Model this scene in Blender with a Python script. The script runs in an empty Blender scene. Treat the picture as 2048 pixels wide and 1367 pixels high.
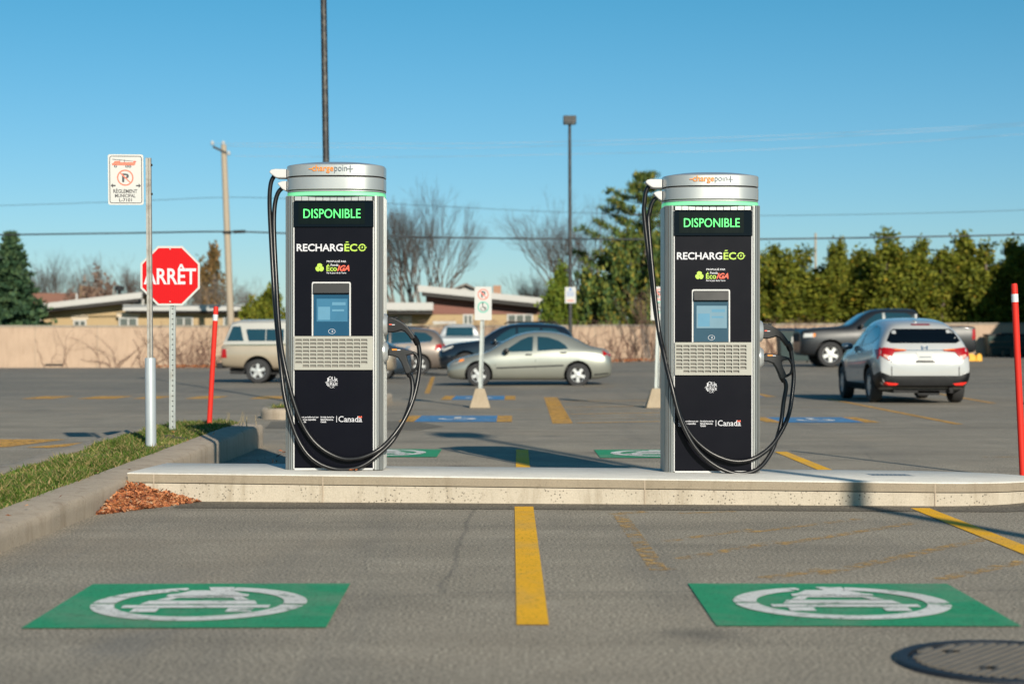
import bpy, bmesh, math, random
import numpy as np
from mathutils import Vector, Matrix, geometry
from mathutils.bvhtree import BVHTree
R = math.radians
random.seed(7); rng = np.random.default_rng(7)
S = bpy.context.scene; COL = S.collection

# ------------------------------------------------------------------ camera, sky, sun, exposure
F, CZ, HY = 3400.0, 1.08, 690.0            # focal length in photo pixels, eye height, horizon row
cam = bpy.data.cameras.new('camera'); camo = bpy.data.objects.new('camera', cam); COL.objects.link(camo)
camo.location = (0, 0, CZ); camo.rotation_euler = (R(90), 0, 0)
cam.sensor_width = 36; cam.lens = F / 2048 * 36; cam.shift_y = (HY - 683.5) / 2048
cam.clip_start = .1; cam.clip_end = 4000
cam.dof.use_dof = True; cam.dof.focus_distance = 12.2; cam.dof.aperture_fstop = 2.4
S.camera = camo
SUN_AZ, SUN_EL = 18.0, 22.0
W = bpy.data.worlds.new('World'); S.world = W; W.use_nodes = True
nt = W.node_tree; bg = nt.nodes['Background']
sky = nt.nodes.new('ShaderNodeTexSky'); sky.sky_type = 'NISHITA'; sky.sun_disc = False
sky.sun_elevation = R(SUN_EL); sky.sun_rotation = R(180 - SUN_AZ)
sky.air_density = 1.0; sky.dust_density = .3; sky.ozone_density = 1.6
tint = nt.nodes.new('ShaderNodeMix'); tint.data_type = 'RGBA'; tint.blend_type = 'MULTIPLY'
tint.inputs[0].default_value = 1
tcw = nt.nodes.new('ShaderNodeTexCoord'); sepw = nt.nodes.new('ShaderNodeSeparateXYZ'); nt.links.new(tcw.outputs['Generated'], sepw.inputs[0])
rpw = nt.nodes.new('ShaderNodeValToRGB'); rpw.color_ramp.elements[0].color = (.62, .785, 1.04, 1); rpw.color_ramp.elements[1].color = (.25, .77, .93, 1); rpw.color_ramp.elements[1].position = .22
nt.links.new(sepw.outputs[2], rpw.inputs[0]); nt.links.new(rpw.outputs[0], tint.inputs[7])      # deep teal blue, paler near the horizon, all the way round
nt.links.new(sky.outputs[0], tint.inputs[6]); nt.links.new(tint.outputs[2], bg.inputs[0])
bg.inputs[1].default_value = .074
sl = bpy.data.lights.new('sun', 'SUN'); sl.energy = 4.6; sl.angle = R(.53); sl.color = (1, .915, .77)
so = bpy.data.objects.new('sun', sl); COL.objects.link(so)
a, e = R(SUN_AZ), R(SUN_EL)
SUNV = Vector((math.sin(a) * math.cos(e), -math.cos(a) * math.cos(e), math.sin(e)))
so.rotation_euler = (-SUNV).to_track_quat('-Z', 'Y').to_euler(); so.location = SUNV * 60
S.view_settings.view_transform = 'Standard'; S.view_settings.look = 'None'
S.view_settings.exposure = .42; S.view_settings.gamma = 1; S.view_settings.use_curve_mapping = False
S.render.engine = 'CYCLES'; S.cycles.max_bounces = 6; S.cycles.use_denoising = True

# ------------------------------------------------------------------ helpers
def sm(t, a, b):
    t = min(1, max(0, (t - a) / (b - a))); return t * t * (3 - 2 * t)
def gz(x, y):                                # the lot climbs a little towards its far right corner
    return sm(y, 38, 60) * (.38 * sm(x, -6, 11) + .14 * sm(x, 11, 24))
def P(px, py, Y): return Vector(((px - 1024) / F * Y, Y, CZ - (py - HY) / F * Y))
def PX(px, Y): return (px - 1024) / F * Y
def PZ(py, Y): return CZ - (py - HY) / F * Y
def G(px, py, h=0):                          # a point of the flat ground (or of a top at height h)
    Y = (CZ - h) * F / (py - HY); return ((px - 1024) / F * Y, Y)

class MB:
    def __init__(s): s.v = []; s.f = []; s.mi = []
    def add(s, vs, fs, mi=0):
        n = len(s.v); s.v += [tuple(v) for v in vs]; s.f += [[i + n for i in f] for f in fs]; s.mi += [mi] * len(fs); return s
    def box(s, x0, x1, y0, y1, z0, z1, mi=0, M=None):
        vs = [Vector((x, y, z)) for z in (z0, z1) for y in (y0, y1) for x in (x0, x1)]
        if M: vs = [M @ v for v in vs]
        return s.add(vs, [(0, 2, 3, 1), (4, 5, 7, 6), (0, 1, 5, 4), (2, 6, 7, 3), (0, 4, 6, 2), (1, 3, 7, 5)], mi)
    def prism(s, poly, a0, a1, ax='y', mi=0):
        f = {'y': lambda u, v, a: (u, a, v), 'x': lambda u, v, a: (a, u, v), 'z': lambda u, v, a: (u, v, a)}[ax]
        n = len(poly); vs = [f(u, v, a0) for u, v in poly] + [f(u, v, a1) for u, v in poly]
        return s.add(vs, [list(range(n))[::-1], list(range(n, 2 * n))] + [(i, (i + 1) % n, n + (i + 1) % n, n + i) for i in range(n)], mi)
    def tube(s, pts, r, n=8, mi=0, cap=True):
        pts = [Vector(p) for p in pts]; m = len(pts); rs = r if isinstance(r, (list, tuple)) else [r] * m
        up = None; vs = []
        for i, p in enumerate(pts):
            t = (pts[min(i + 1, m - 1)] - pts[max(i - 1, 0)]).normalized()
            if up is None: up = t.orthogonal().normalized()
            up = (up - t * up.dot(t)); up = up.normalized() if up.length > 1e-6 else t.orthogonal().normalized()
            b = t.cross(up)
            for k in range(n):
                a = 2 * math.pi * k / n; vs.append(p + (up * math.cos(a) + b * math.sin(a)) * rs[i])
        fs = [(i * n + k, i * n + (k + 1) % n, (i + 1) * n + (k + 1) % n, (i + 1) * n + k) for i in range(m - 1) for k in range(n)]
        if cap: fs += [list(range(n))[::-1], list(range((m - 1) * n, m * n))]
        return s.add(vs, fs, mi)
    def lathe(s, prof, n=24, M=None, mi=0, sx=1, sy=1, closed=False):
        vs = []; m = len(prof)
        for r, z in prof:
            for k in range(n):
                a = 2 * math.pi * k / n; v = Vector((r * math.cos(a) * sx, r * math.sin(a) * sy, z)); vs.append(M @ v if M else v)
        fs = [(i * n + k, i * n + (k + 1) % n, (i + 1) * n + (k + 1) % n, (i + 1) * n + k) for i in range(m - 1) for k in range(n)]
        if closed: fs += [((m - 1) * n + k, (m - 1) * n + (k + 1) % n, (k + 1) % n, k) for k in range(n)]
        else: fs += [list(range(n))[::-1], list(range((m - 1) * n, m * n))]
        return s.add(vs, fs, mi)
    def loft(s, rings, mi=0):
        n = len(rings[0]); m = len(rings); vs = [p for r in rings for p in r]
        fs = [(i * n + k, i * n + (k + 1) % n, (i + 1) * n + (k + 1) % n, (i + 1) * n + k) for i in range(m - 1) for k in range(n)]
        return s.add(vs, fs + [list(range(n))[::-1], list(range((m - 1) * n, m * n))], mi)
    def build(s, name, mat, parent=None, smooth=None, bevel=0, loc=None, norm=True):
        me = bpy.data.meshes.new(name); me.from_pydata(s.v, [], s.f)
        for m in (mat if isinstance(mat, (list, tuple)) else [mat]): me.materials.append(m)
        if any(s.mi): me.polygons.foreach_set('material_index', s.mi)
        if norm:
            bm = bmesh.new(); bm.from_mesh(me); bmesh.ops.recalc_face_normals(bm, faces=bm.faces); bm.to_mesh(me); bm.free()
        if smooth is not None:
            me.polygons.foreach_set('use_smooth', [True] * len(me.polygons)); me.set_sharp_from_angle(angle=R(smooth))
        me.update()
        return link(name, me, parent, bevel, loc)
def link(name, me, parent=None, bevel=0, loc=None):
    o = bpy.data.objects.new(name, me); COL.objects.link(o)
    if parent: o.parent = parent
    if loc is not None: o.location = loc
    if bevel:
        b = o.modifiers.new('bevel', 'BEVEL'); b.width = bevel; b.segments = 2; b.limit_method = 'ANGLE'; b.angle_limit = R(40)
    return o
def npmesh(name, V, Q, mat, parent=None, loc=None):
    V = np.asarray(V, np.float32); Q = np.asarray(Q, np.int32); k = Q.shape[1]
    me = bpy.data.meshes.new(name); me.vertices.add(len(V)); me.vertices.foreach_set('co', V.ravel())
    me.loops.add(Q.size); me.loops.foreach_set('vertex_index', Q.ravel())
    me.polygons.add(len(Q)); me.polygons.foreach_set('loop_start', np.arange(len(Q), dtype=np.int32) * k)
    me.materials.append(mat); me.update(calc_edges=True); me.validate()
    return link(name, me, parent, 0, loc)
def tag(o, label=None, cat=None, group=None, kind=None):
    for k, v in (('label', label), ('category', cat), ('group', group), ('kind', kind)):
        if v: o[k] = v
    return o
def thing(name, label, cat, loc=(0, 0, 0), rz=0, group=None, rx=0, ry=0):
    o = bpy.data.objects.new(name, None); COL.objects.link(o); o.location = loc; o.rotation_euler = (R(rx), R(ry), R(rz))
    o.empty_display_size = .2
    return tag(o, label, cat, group)
def struct(o): o['kind'] = 'structure'; return o
def stuff(o): o['kind'] = 'stuff'; return o
def copy_tree(o, parent=None):
    c = o.copy(); COL.objects.link(c); c.parent = parent
    for ch in list(o.children): copy_tree(ch, c)
    return c
def spline(pts, k=6):
    pts = [Vector(p) for p in pts]; out = []
    for i in range(len(pts) - 1):
        p0, p1, p2, p3 = pts[max(i - 1, 0)], pts[i], pts[i + 1], pts[min(i + 2, len(pts) - 1)]
        for j in range(k):
            t = j / k
            out.append(.5 * ((2 * p1) + (p2 - p0) * t + (2 * p0 - 5 * p1 + 4 * p2 - p3) * t * t + (3 * p1 - p0 - 3 * p2 + p3) * t ** 3))
    return out + [pts[-1]]
def text_geo(body, w, h, bold=0, shear=0):   # letter outlines filled, fitted to a box w x h with its corner at 0,0
    cu = bpy.data.curves.new('lettering', 'FONT'); cu.body = body; cu.size = 1; cu.offset = bold; cu.shear = shear; cu.resolution_u = 3
    ob = bpy.data.objects.new('lettering', cu); me = ob.to_mesh()
    vs = [v.co.copy() for v in me.vertices]; fs = [list(p.vertices) for p in me.polygons]
    ob.to_mesh_clear(); bpy.data.objects.remove(ob); bpy.data.curves.remove(cu)
    x0 = min(v.x for v in vs); x1 = max(v.x for v in vs); y0 = min(v.y for v in vs); y1 = max(v.y for v in vs)
    return [((v.x - x0) / (x1 - x0) * w, (v.y - y0) / (y1 - y0) * h) for v in vs], fs
def text_on(mb, body, x0, x1, z0, z1, y, bold=0, shear=0, mi=0, rot=0):
    vs, fs = text_geo(body, x1 - x0, z1 - z0, bold, shear); yf = y if callable(y) else (lambda x, z: y)
    cx, cz = (x0 + x1) / 2, (z0 + z1) / 2; c, s_ = math.cos(R(rot)), math.sin(R(rot)); out = []
    for u, v in vs:
        u += x0 - cx; v += z0 - cz; u, v = cx + u * c - v * s_, cz + u * s_ + v * c
        out.append((u, yf(u, v), v))
    return mb.add(out, fs, mi)
def ring2(cx, cz, r0, r1, a0=0, a1=360, n=32):           # flat annular sector, list of quads in 2D
    q = []
    for i in range(n):
        t0, t1 = R(a0 + (a1 - a0) * i / n), R(a0 + (a1 - a0) * (i + 1) / n)
        q.append([(cx + r * math.cos(t), cz + r * math.sin(t)) for r, t in ((r0, t0), (r1, t0), (r1, t1), (r0, t1))])
    return q
def flat(mb, polys, y, mi=0, ax='y'):
    for p in polys: mb.add([(u, y, v) if ax == 'y' else (u, v, y) for u, v in p], [list(range(len(p)))], mi)
    return mb

# ------------------------------------------------------------------ materials
def nodes(name):
    m = bpy.data.materials.new(name); m.use_nodes = True; t = m.node_tree; return m, t, t.nodes['Principled BSDF']
def N(t, typ, **kw):
    n = t.nodes.new(typ)
    for k, v in kw.items():
        if k[0] == 'i': n.inputs[int(k[1:])].default_value = v
        else: setattr(n, k, v)
    return n
def noise(t, vec, scale, detail=3, rough=.6, dist=0):
    n = N(t, 'ShaderNodeTexNoise'); n.inputs['Scale'].default_value = scale; n.inputs['Detail'].default_value = detail
    n.inputs['Roughness'].default_value = rough; n.inputs['Distortion'].default_value = dist
    if vec: t.links.new(vec, n.inputs['Vector'])
    return n
def ramp(t, fac, stops):
    n = N(t, 'ShaderNodeValToRGB'); el = n.color_ramp.elements
    while len(el) < len(stops): el.new(.5)
    for e_, (p, c) in zip(el, stops): e_.position = p; e_.color = (c, c, c, 1) if isinstance(c, (int, float)) else (*c, 1)
    t.links.new(fac, n.inputs[0]); return n
def mixc(t, fac, a, b, blend='MIX'):
    n = N(t, 'ShaderNodeMix', data_type='RGBA', blend_type=blend)
    for sock, v in ((0, fac), (6, a), (7, b)):
        if isinstance(v, (int, float)): n.inputs[sock].default_value = v
        elif isinstance(v, tuple): n.inputs[sock].default_value = (*v, 1)
        else: t.links.new(v, n.inputs[sock])
    return n.outputs[2]
def coords(t, scale=None):
    tc = N(t, 'ShaderNodeTexCoord').outputs['Object']
    if scale:
        mp = N(t, 'ShaderNodeMapping'); mp.inputs['Scale'].default_value = scale; t.links.new(tc, mp.inputs[0]); return mp.outputs[0]
    return tc
def bumped(t, b, h, strength, dist=.01):
    n = N(t, 'ShaderNodeBump'); n.inputs['Strength'].default_value = strength; n.inputs['Distance'].default_value = dist
    t.links.new(h, n.inputs['Height']); t.links.new(n.outputs[0], b.inputs['Normal'])
def M(name, col, rough=.6, metal=0, var=.12, vs=6, bump=0, bs=80, coat=0, spec=.5, emit=0, ecol=None, scale=None, dirt=None):
    m, t, b = nodes(name); v = coords(t, scale)
    n = noise(t, v, vs, 4)
    c = mixc(t, n.outputs['Fac'], tuple(x * (1 - var) for x in col), tuple(min(1, x * (1 + var)) for x in col))
    if dirt:
        d = ramp(t, noise(t, v, vs * .7, 6, .7, .6).outputs['Fac'], [(.5, 0), (.68, 1)]); c = mixc(t, mulf(t, d.outputs[0], .6), c, dirt)
    t.links.new(c, b.inputs['Base Color'])
    rr = N(t, 'ShaderNodeMapRange'); rr.inputs[3].default_value = max(.03, rough * .8); rr.inputs[4].default_value = min(1, rough * 1.2)
    t.links.new(n.outputs['Fac'], rr.inputs[0]); t.links.new(rr.outputs[0], b.inputs['Roughness'])
    b.inputs['Metallic'].default_value = metal; b.inputs['Coat Weight'].default_value = coat; b.inputs['Coat Roughness'].default_value = .04
    b.inputs['Specular IOR Level'].default_value = spec
    if emit: b.inputs['Emission Color'].default_value = (*(ecol or col), 1); b.inputs['Emission Strength'].default_value = emit
    if bump: bumped(t, b, noise(t, v, bs, 3).outputs['Fac'], bump)
    return m
def mulf(t, x, k):
    n = N(t, 'ShaderNodeMath', operation='MULTIPLY'); t.links.new(x, n.inputs[0])
    if isinstance(k, (int, float)): n.inputs[1].default_value = k
    else: t.links.new(k, n.inputs[1])
    return n.outputs[0]
def island_mat(name, stops, rough=.7, trans=0, spec=.3):     # colour differs from leaf to leaf
    m, t, b = nodes(name); g = N(t, 'ShaderNodeNewGeometry')
    r = ramp(t, g.outputs['Random Per Island'], stops); c = r.outputs[0]
    n = noise(t, coords(t), 1.3, 2); c = mixc(t, .55, c, ramp(t, n.outputs['Fac'], [(.3, .45), (.7, 1.25)]).outputs[0], 'MULTIPLY')
    t.links.new(c, b.inputs['Base Color']); b.inputs['Roughness'].default_value = rough; b.inputs['Specular IOR Level'].default_value = spec
    if trans:
        tr = N(t, 'ShaderNodeBsdfTranslucent'); t.links.new(c, tr.inputs[0]); mx = N(t, 'ShaderNodeMixShader', i0=trans)
        t.links.new(b.outputs[0], mx.inputs[1]); t.links.new(tr.outputs[0], mx.inputs[2]); t.links.new(mx.outputs[0], t.nodes['Material Output'].inputs[0])
    return m
def asphalt_color(t, v):
    big = noise(t, v, .11, 5, .6).outputs['Fac']; mid = noise(t, v, 1.1, 4, .65).outputs['Fac']
    mp = N(t, 'ShaderNodeMapping'); mp.inputs['Scale'].default_value = (.12, 1.6, 1); t.links.new(v, mp.inputs[0])
    streak = noise(t, mp.outputs[0], 1.0, 4, .6, .4).outputs['Fac']
    c = mixc(t, ramp(t, big, [(.3, 0), (.7, 1)]).outputs[0], (.262, .230, .186), (.352, .306, .240))
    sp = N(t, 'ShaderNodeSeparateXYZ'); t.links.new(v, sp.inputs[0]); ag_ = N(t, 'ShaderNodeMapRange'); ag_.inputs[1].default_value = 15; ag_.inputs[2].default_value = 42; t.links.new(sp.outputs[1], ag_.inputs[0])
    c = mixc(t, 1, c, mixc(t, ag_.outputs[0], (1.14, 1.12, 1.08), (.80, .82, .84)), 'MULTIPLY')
    c = mixc(t, .8, c, ramp(t, streak, [(.28, .74), (.5, 1.0), (.72, 1.18)]).outputs[0], 'MULTIPLY')
    c = mixc(t, .6, c, ramp(t, mid, [(.3, .8), (.7, 1.15)]).outputs[0], 'MULTIPLY')
    ag = noise(t, v, 70, 2, .7).outputs['Fac']
    c = mixc(t, 1, c, ramp(t, ag, [(.30, .25), (.5, .98), (.68, 1.9)]).outputs[0], 'MULTIPLY')
    vo = N(t, 'ShaderNodeTexVoronoi', feature='F1'); vo.inputs['Scale'].default_value = 75; t.links.new(v, vo.inputs['Vector'])
    st = ramp(t, mixc(t, 1, vo.outputs['Color'], (1, 0, 0), 'MULTIPLY'), [(.0, 0), (.26, 0), (.30, 1)])
    c = mixc(t, .30, c, ramp(t, st.outputs[0], [(0, .45), (.4, .9), (1, 1.25)]).outputs[0], 'MULTIPLY')
    return c, ag
def asphalt(name, k=1.0, patches=True):
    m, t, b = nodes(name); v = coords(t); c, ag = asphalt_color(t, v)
    if patches:
        # dusty tan wash, dark seal patches and hairline cracks
        d = ramp(t, noise(t, v, .22, 4, .6, .5).outputs['Fac'], [(.52, 0), (.7, 1)])
        c = mixc(t, mulf(t, d.outputs[0], .35), c, (.36, .28, .195))
        s_ = ramp(t, noise(t, v, .5, 5, .6, .8).outputs['Fac'], [(.6, 0), (.7, 1)])
        c = mixc(t, mulf(t, s_.outputs[0], .4), c, (.16, .155, .145))
        vo = N(t, 'ShaderNodeTexVoronoi', feature='DISTANCE_TO_EDGE'); vo.inputs['Scale'].default_value = .23
        wv = mixc(t, .12, v, noise(t, v, 1.2, 4).outputs['Color'], 'ADD'); t.links.new(wv, vo.inputs['Vector'])
        cr = ramp(t, vo.outputs['Distance'], [(0, 1), (.0012, .8), (.0030, 0)])
        ms = ramp(t, noise(t, v, .17, 2).outputs['Fac'], [(.42, 0), (.52, 1)])
        c = mixc(t, mulf(t, mulf(t, cr.outputs[0], ms.outputs[0]), .38), c, (.05, .05, .05))
        # oil drips, dark tyre paths along the bays, pale grit
        od = N(t, 'ShaderNodeTexVoronoi'); od.inputs['Scale'].default_value = .9; t.links.new(mixc(t, .25, v, noise(t, v, 3, 3).outputs['Color'], 'ADD'), od.inputs['Vector'])
        om = ramp(t, noise(t, v, .45, 2).outputs['Fac'], [(.52, 0), (.6, 1)])
        c = mixc(t, mulf(t, mulf(t, ramp(t, od.outputs['Distance'], [(.05, 1), (.20, 0)]).outputs[0], om.outputs[0]), .55), c, (.07, .066, .06))
        mq = N(t, 'ShaderNodeMapping'); mq.inputs['Scale'].default_value = (1.5, .09, 1); t.links.new(v, mq.inputs[0])
        tp = ramp(t, noise(t, mq.outputs[0], 1.0, 5, .65, .3).outputs['Fac'], [(.52, 0), (.68, 1)]); c = mixc(t, mulf(t, tp.outputs[0], .30), c, (.13, .125, .115))
        gr = ramp(t, noise(t, v, 2.2, 6, .75, .6).outputs['Fac'], [(.56, 0), (.70, 1)]); c = mixc(t, mulf(t, gr.outputs[0], .30), c, (.46, .40, .31))
    if k != 1: c = mixc(t, 1, c, (k, k, k), 'MULTIPLY')
    t.links.new(c, b.inputs['Base Color']); b.inputs['Roughness'].default_value = .9; b.inputs['Specular IOR Level'].default_value = .25
    bumped(t, b, ag, .5, .006)
    return m
def paint(name, col, wear=.35, edge=.12, scale=9, fleck=1.0):     # road paint worn through in flecks, the asphalt shows between them
    m, t, b = nodes(name); v = coords(t)
    n = noise(t, v, scale, 8, .75).outputs['Fac']; f = ramp(t, n, [(wear, 0), (wear + edge, 1)])
    fine = ramp(t, noise(t, v, 60, 3, .8).outputs['Fac'], [(.28, 1 - fleck), (.44, 1)])
    b.inputs['Roughness'].default_value = .75; b.inputs['Specular IOR Level'].default_value = .25
    dirty = ramp(t, noise(t, v, 1.7, 5, .65, .4).outputs['Fac'], [(.48, 0), (.72, 1)])
    t.links.new(mixc(t, mulf(t, dirty.outputs[0], .38), mixc(t, noise(t, v, 2.5, 4).outputs['Fac'], tuple(x * .84 for x in col), tuple(min(1, x * 1.12) for x in col)), (.30, .27, .22)), b.inputs['Base Color'])
    tr = N(t, 'ShaderNodeBsdfTransparent'); mx = N(t, 'ShaderNodeMixShader'); t.links.new(mulf(t, f.outputs[0], fine.outputs[0]), mx.inputs[0])
    t.links.new(tr.outputs[0], mx.inputs[1]); t.links.new(b.outputs[0], mx.inputs[2]); t.links.new(mx.outputs[0], t.nodes['Material Output'].inputs[0])
    bumped(t, b, noise(t, v, 48, 3, .8).outputs['Fac'], .3, .004); return m
def concrete(name, col, pits=.0, stain=.4, vs=3, bump=.35):
    m, t, b = nodes(name); v = coords(t)
    c = mixc(t, noise(t, v, vs, 6, .65).outputs['Fac'], tuple(x * .78 for x in col), tuple(x * 1.16 for x in col))
    g = noise(t, v, 120, 3, .8).outputs['Fac']; c = mixc(t, .6, c, ramp(t, g, [(.3, .72), (.7, 1.2)]).outputs[0], 'MULTIPLY')
    mp = N(t, 'ShaderNodeMapping'); mp.inputs['Scale'].default_value = (5, 5, .8); t.links.new(v, mp.inputs[0])
    s_ = ramp(t, noise(t, mp.outputs[0], 1.6, 5, .7, .5).outputs['Fac'], [(.5, 0), (.72, 1)])
    c = mixc(t, mulf(t, s_.outputs[0], stain), c, tuple(x * y for x, y in zip(col, (.5, .45, .38))))
    if pits:
        vo = N(t, 'ShaderNodeTexVoronoi'); vo.inputs['Scale'].default_value = 42; t.links.new(v, vo.inputs['Vector'])
        pm = ramp(t, noise(t, v, 3.2, 3).outputs['Fac'], [(.46, 0), (.58, 1)])
        pt = mulf(t, ramp(t, vo.outputs['Distance'], [(.16, 1), (.3, 0)]).outputs[0], pm.outputs[0])
        c = mixc(t, mulf(t, pt, pits), c, tuple(x * .25 for x in col))
    t.links.new(c, b.inputs['Base Color']); b.inputs['Roughness'].default_value = .88; b.inputs['Specular IOR Level'].default_value = .25
    bumped(t, b, g, bump, .006); return m

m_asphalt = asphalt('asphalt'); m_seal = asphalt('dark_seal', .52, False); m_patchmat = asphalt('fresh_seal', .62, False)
m_yellow = paint('yellow_paint', (.92, .46, .012), .24, .12, 9, .8); m_oldyel = paint('faded_paint', (.60, .36, .12), .46, .16, 11, 1.0)
m_midyel = paint('orange_paint', (.66, .34, .06), .36, .15)
m_green = paint('green_paint', (.030, .30, .138), .27, .12, 5, .85); m_white = paint('white_paint', (.78, .76, .71), .33, .12, 6, .85); m_blue = paint('blue_paint', (.075, .24, .46), .34)
m_slab = concrete('slab_concrete', (.72, .685, .615), .12, .3, 2, .2)
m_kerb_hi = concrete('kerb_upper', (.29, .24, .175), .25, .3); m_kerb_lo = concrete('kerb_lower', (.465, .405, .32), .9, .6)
m_oldkerb = concrete('old_kerb', (.42, .345, .265), .35, .6, 4); m_base = concrete('cast_concrete', (.36, .29, .205), .1, .3)
m_alu = M('brushed_aluminium', (.37, .38, .37), .38, .7, .06, 3, scale=(40, 40, 2))
m_silver = M('silver_paint', (.44, .45, .44), .32, .55, .05, 2, coat=.2); m_whiteplas = M('white_plastic', (.50, .50, .495), .4, 0, .03)
m_navy = M('dark_navy_print', (.0028, .0030, .0064), .30, 0, .1, 3, spec=.12); m_blackgl = M('black_glass', (.002, .004, .007), .08, 0, .05, spec=.15)
m_black = M('black_plastic', (.005, .005, .006), .42, 0, .2, 12, bump=.1, bs=200, spec=.35); m_rubber = M('cable_rubber', (.007, .007, .008), .33, 0, .3, 20, spec=.4)
m_ventp = M('vent_plate', (.33, .325, .285), .55, 0, .05, spec=.3); m_ventb = M('vent_slot_shade', (.22, .21, .19), .7, 0, .1, spec=.2); m_dgrey = M('dark_grey_plastic', (.018, .019, .020), .5, 0, .15, spec=.3)
m_led = M('led_green', (.05, .6, .12), .5, emit=.75, ecol=(.10, .90, .18)); m_ledbar = M('status_light', (.16, .50, .25), .4, emit=.30, ecol=(.16, .95, .42))
m_dispin = M('display_matrix', (.003, .007, .007), .25, 0, .3, 3, scale=(9, 1, .5), spec=.1)
m_scrA = M('screen_blue', (.008, .055, .11), .14, emit=.03, ecol=(.05, .25, .45), spec=.3); m_scrA2 = M('screen_blue_pale', (.035, .13, .22), .14, emit=.05, ecol=(.15, .4, .6), spec=.3)
m_scrA3 = M('screen_graphic', (.09, .22, .32), .2, emit=.05, ecol=(.3, .55, .75), spec=.3)
m_scrB = M('screen_slate', (.025, .065, .10), .14, emit=.02, ecol=(.1, .25, .35), spec=.3); m_scrB2 = M('screen_slate_pale', (.13, .22, .28), .14, emit=.06, ecol=(.4, .6, .7), spec=.3)
m_lwhite = M('print_white', (.52, .52, .55), .5, 0, .02); m_llime = M('print_lime', (.36, .54, .05), .5, 0, .02); m_lred = M('print_red', (.80, .10, .05), .5, 0, .03)
m_lorange = M('print_orange', (.72, .22, .01), .5, 0, .02); m_lgrey = M('print_grey', (.11, .135, .16), .5, 0, .03); m_lblack = M('print_black', (.015, .015, .02), .5, 0, .1)
m_lgreen = M('print_green', (.02, .36, .26), .5, 0, .05); m_lblue = M('print_blue', (.12, .22, .45), .5, 0, .05)
m_signw = M('sign_white', (.47, .47, .45), .5, 0, .05, 3, spec=.25); m_signr = M('sign_red', (.74, .018, .016), .35, 0, .06, 2)
m_galv = M('galvanised_steel', (.36, .39, .38), .5, .4, .14, 9, bump=.05, dirt=(.25, .22, .18)); m_galv2 = M('sleeve_paint', (.36, .40, .42), .5, .2, .1, 8, bump=.05)
m_rusty = M('weathered_steel', (.34, .33, .30), .6, .4, .3, 25, bump=.1, dirt=(.16, .12, .09))
m_marker = M('red_marker', (.58, .026, .016), .55, 0, .08, 3, spec=.2); m_reflect = M('reflective_band', (.62, .64, .66), .35, .2, .08)
m_pole = M('dark_pole_paint', (.024, .025, .026), .55, .2, .45, 14, bump=.1, dirt=(.16, .15, .13)); m_wood = M('pole_wood', (.34, .28, .21), .85, 0, .25, 14, bump=.4, bs=60, scale=(3, 3, .3))
m_wire = M('wire_dark', (.03, .035, .04), .6); m_wirel = M('wire_pale', (.34, .33, .33), .5, .4)
m_tyre = M('tyre_rubber', (.022, .022, .023), .8, 0, .2, 20); m_rim = M('alloy_rim', (.58, .58, .57), .32, .6, .05); m_dark = M('underbody_dark', (.010, .010, .011), .8)
m_glass = M('car_glass', (.012, .042, .058), .05, 0, .2, 2, coat=.4, spec=.6); m_chrome = M('chrome', (.75, .75, .75), .12, 1, .03)  # bluish base of the glass stands in for reflections
m_tail = M('tail_lamp', (.30, .004, .006), .2, 0, .3, 14, coat=.3, spec=.3); m_amber = M('amber_lamp', (.75, .22, .03), .2, 0, .1); m_clear = M('clear_lamp', (.62, .60, .56), .12, .2, .1, coat=.5)

# ------------------------------------------------------------------ ground and lot
def sheet(name, xs, ys, dz, mat, hf=gz):
    X, Yg = np.meshgrid(xs, ys); V = [(x, y, hf(x, y) + dz) for x, y in zip(X.ravel(), Yg.ravel())]
    nx = len(xs); q = [(j * nx + i, j * nx + i + 1, (j + 1) * nx + i + 1, (j + 1) * nx + i) for j in range(len(ys) - 1) for i in range(nx - 1)]
    o = npmesh(name, V, q, mat); o.data.polygons.foreach_set('use_smooth', [True] * len(q)); return o
m_earth = M('dry_lawn', (.13, .12, .06), .95, 0, .35, 2, bump=.4, bs=20)
struct(sheet('ground', [-1500, -300, -80, -40, -20, -10, -6, -3, 0, 3, 6, 9, 12, 16, 20, 24, 40, 80, 300, 1500], [-60, -15, 20, 38, 42, 46, 50, 54, 58, 62, 84, 120, 300, 2500], -.06, m_earth))
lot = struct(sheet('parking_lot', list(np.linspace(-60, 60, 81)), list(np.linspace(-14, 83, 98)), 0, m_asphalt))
def mark(name, poly, mat, lift=.004, parent=lot):   # flat paint on the lot, draped over its slope
    mb = MB(); mb.add([(x, y, gz(x, y) + lift) for x, y in poly], [list(range(len(poly)))]); return mb.build(name, mat, parent)
def strip(name, p, q, w, mat, lift=.004, seg=1):
    p, q = Vector(p), Vector(q); d = (q - p); n = Vector((-d.y, d.x)).normalized() * w / 2; mb = MB()
    for i in range(seg):
        a_, b_ = p + d * i / seg, p + d * (i + 1) / seg
        mb.add([(v.x, v.y, gz(v.x, v.y) + lift) for v in (a_ - n, b_ - n, b_ + n, a_ + n)], [(0, 1, 2, 3)])
    return mb.build(name, mat, lot)
strip('bay_line', (.080, 6.56), (.080, 11.36), .125, m_yellow)
strip('bay_line', (.090, 13.05), (.105, 17.6), .125, m_yellow)
strip('bay_line', (2.70, 5.0), (2.70, 11.25), .125, m_yellow)
strip('bay_line', (2.70, 12.95), (2.72, 17.2), .125, m_yellow)
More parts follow.
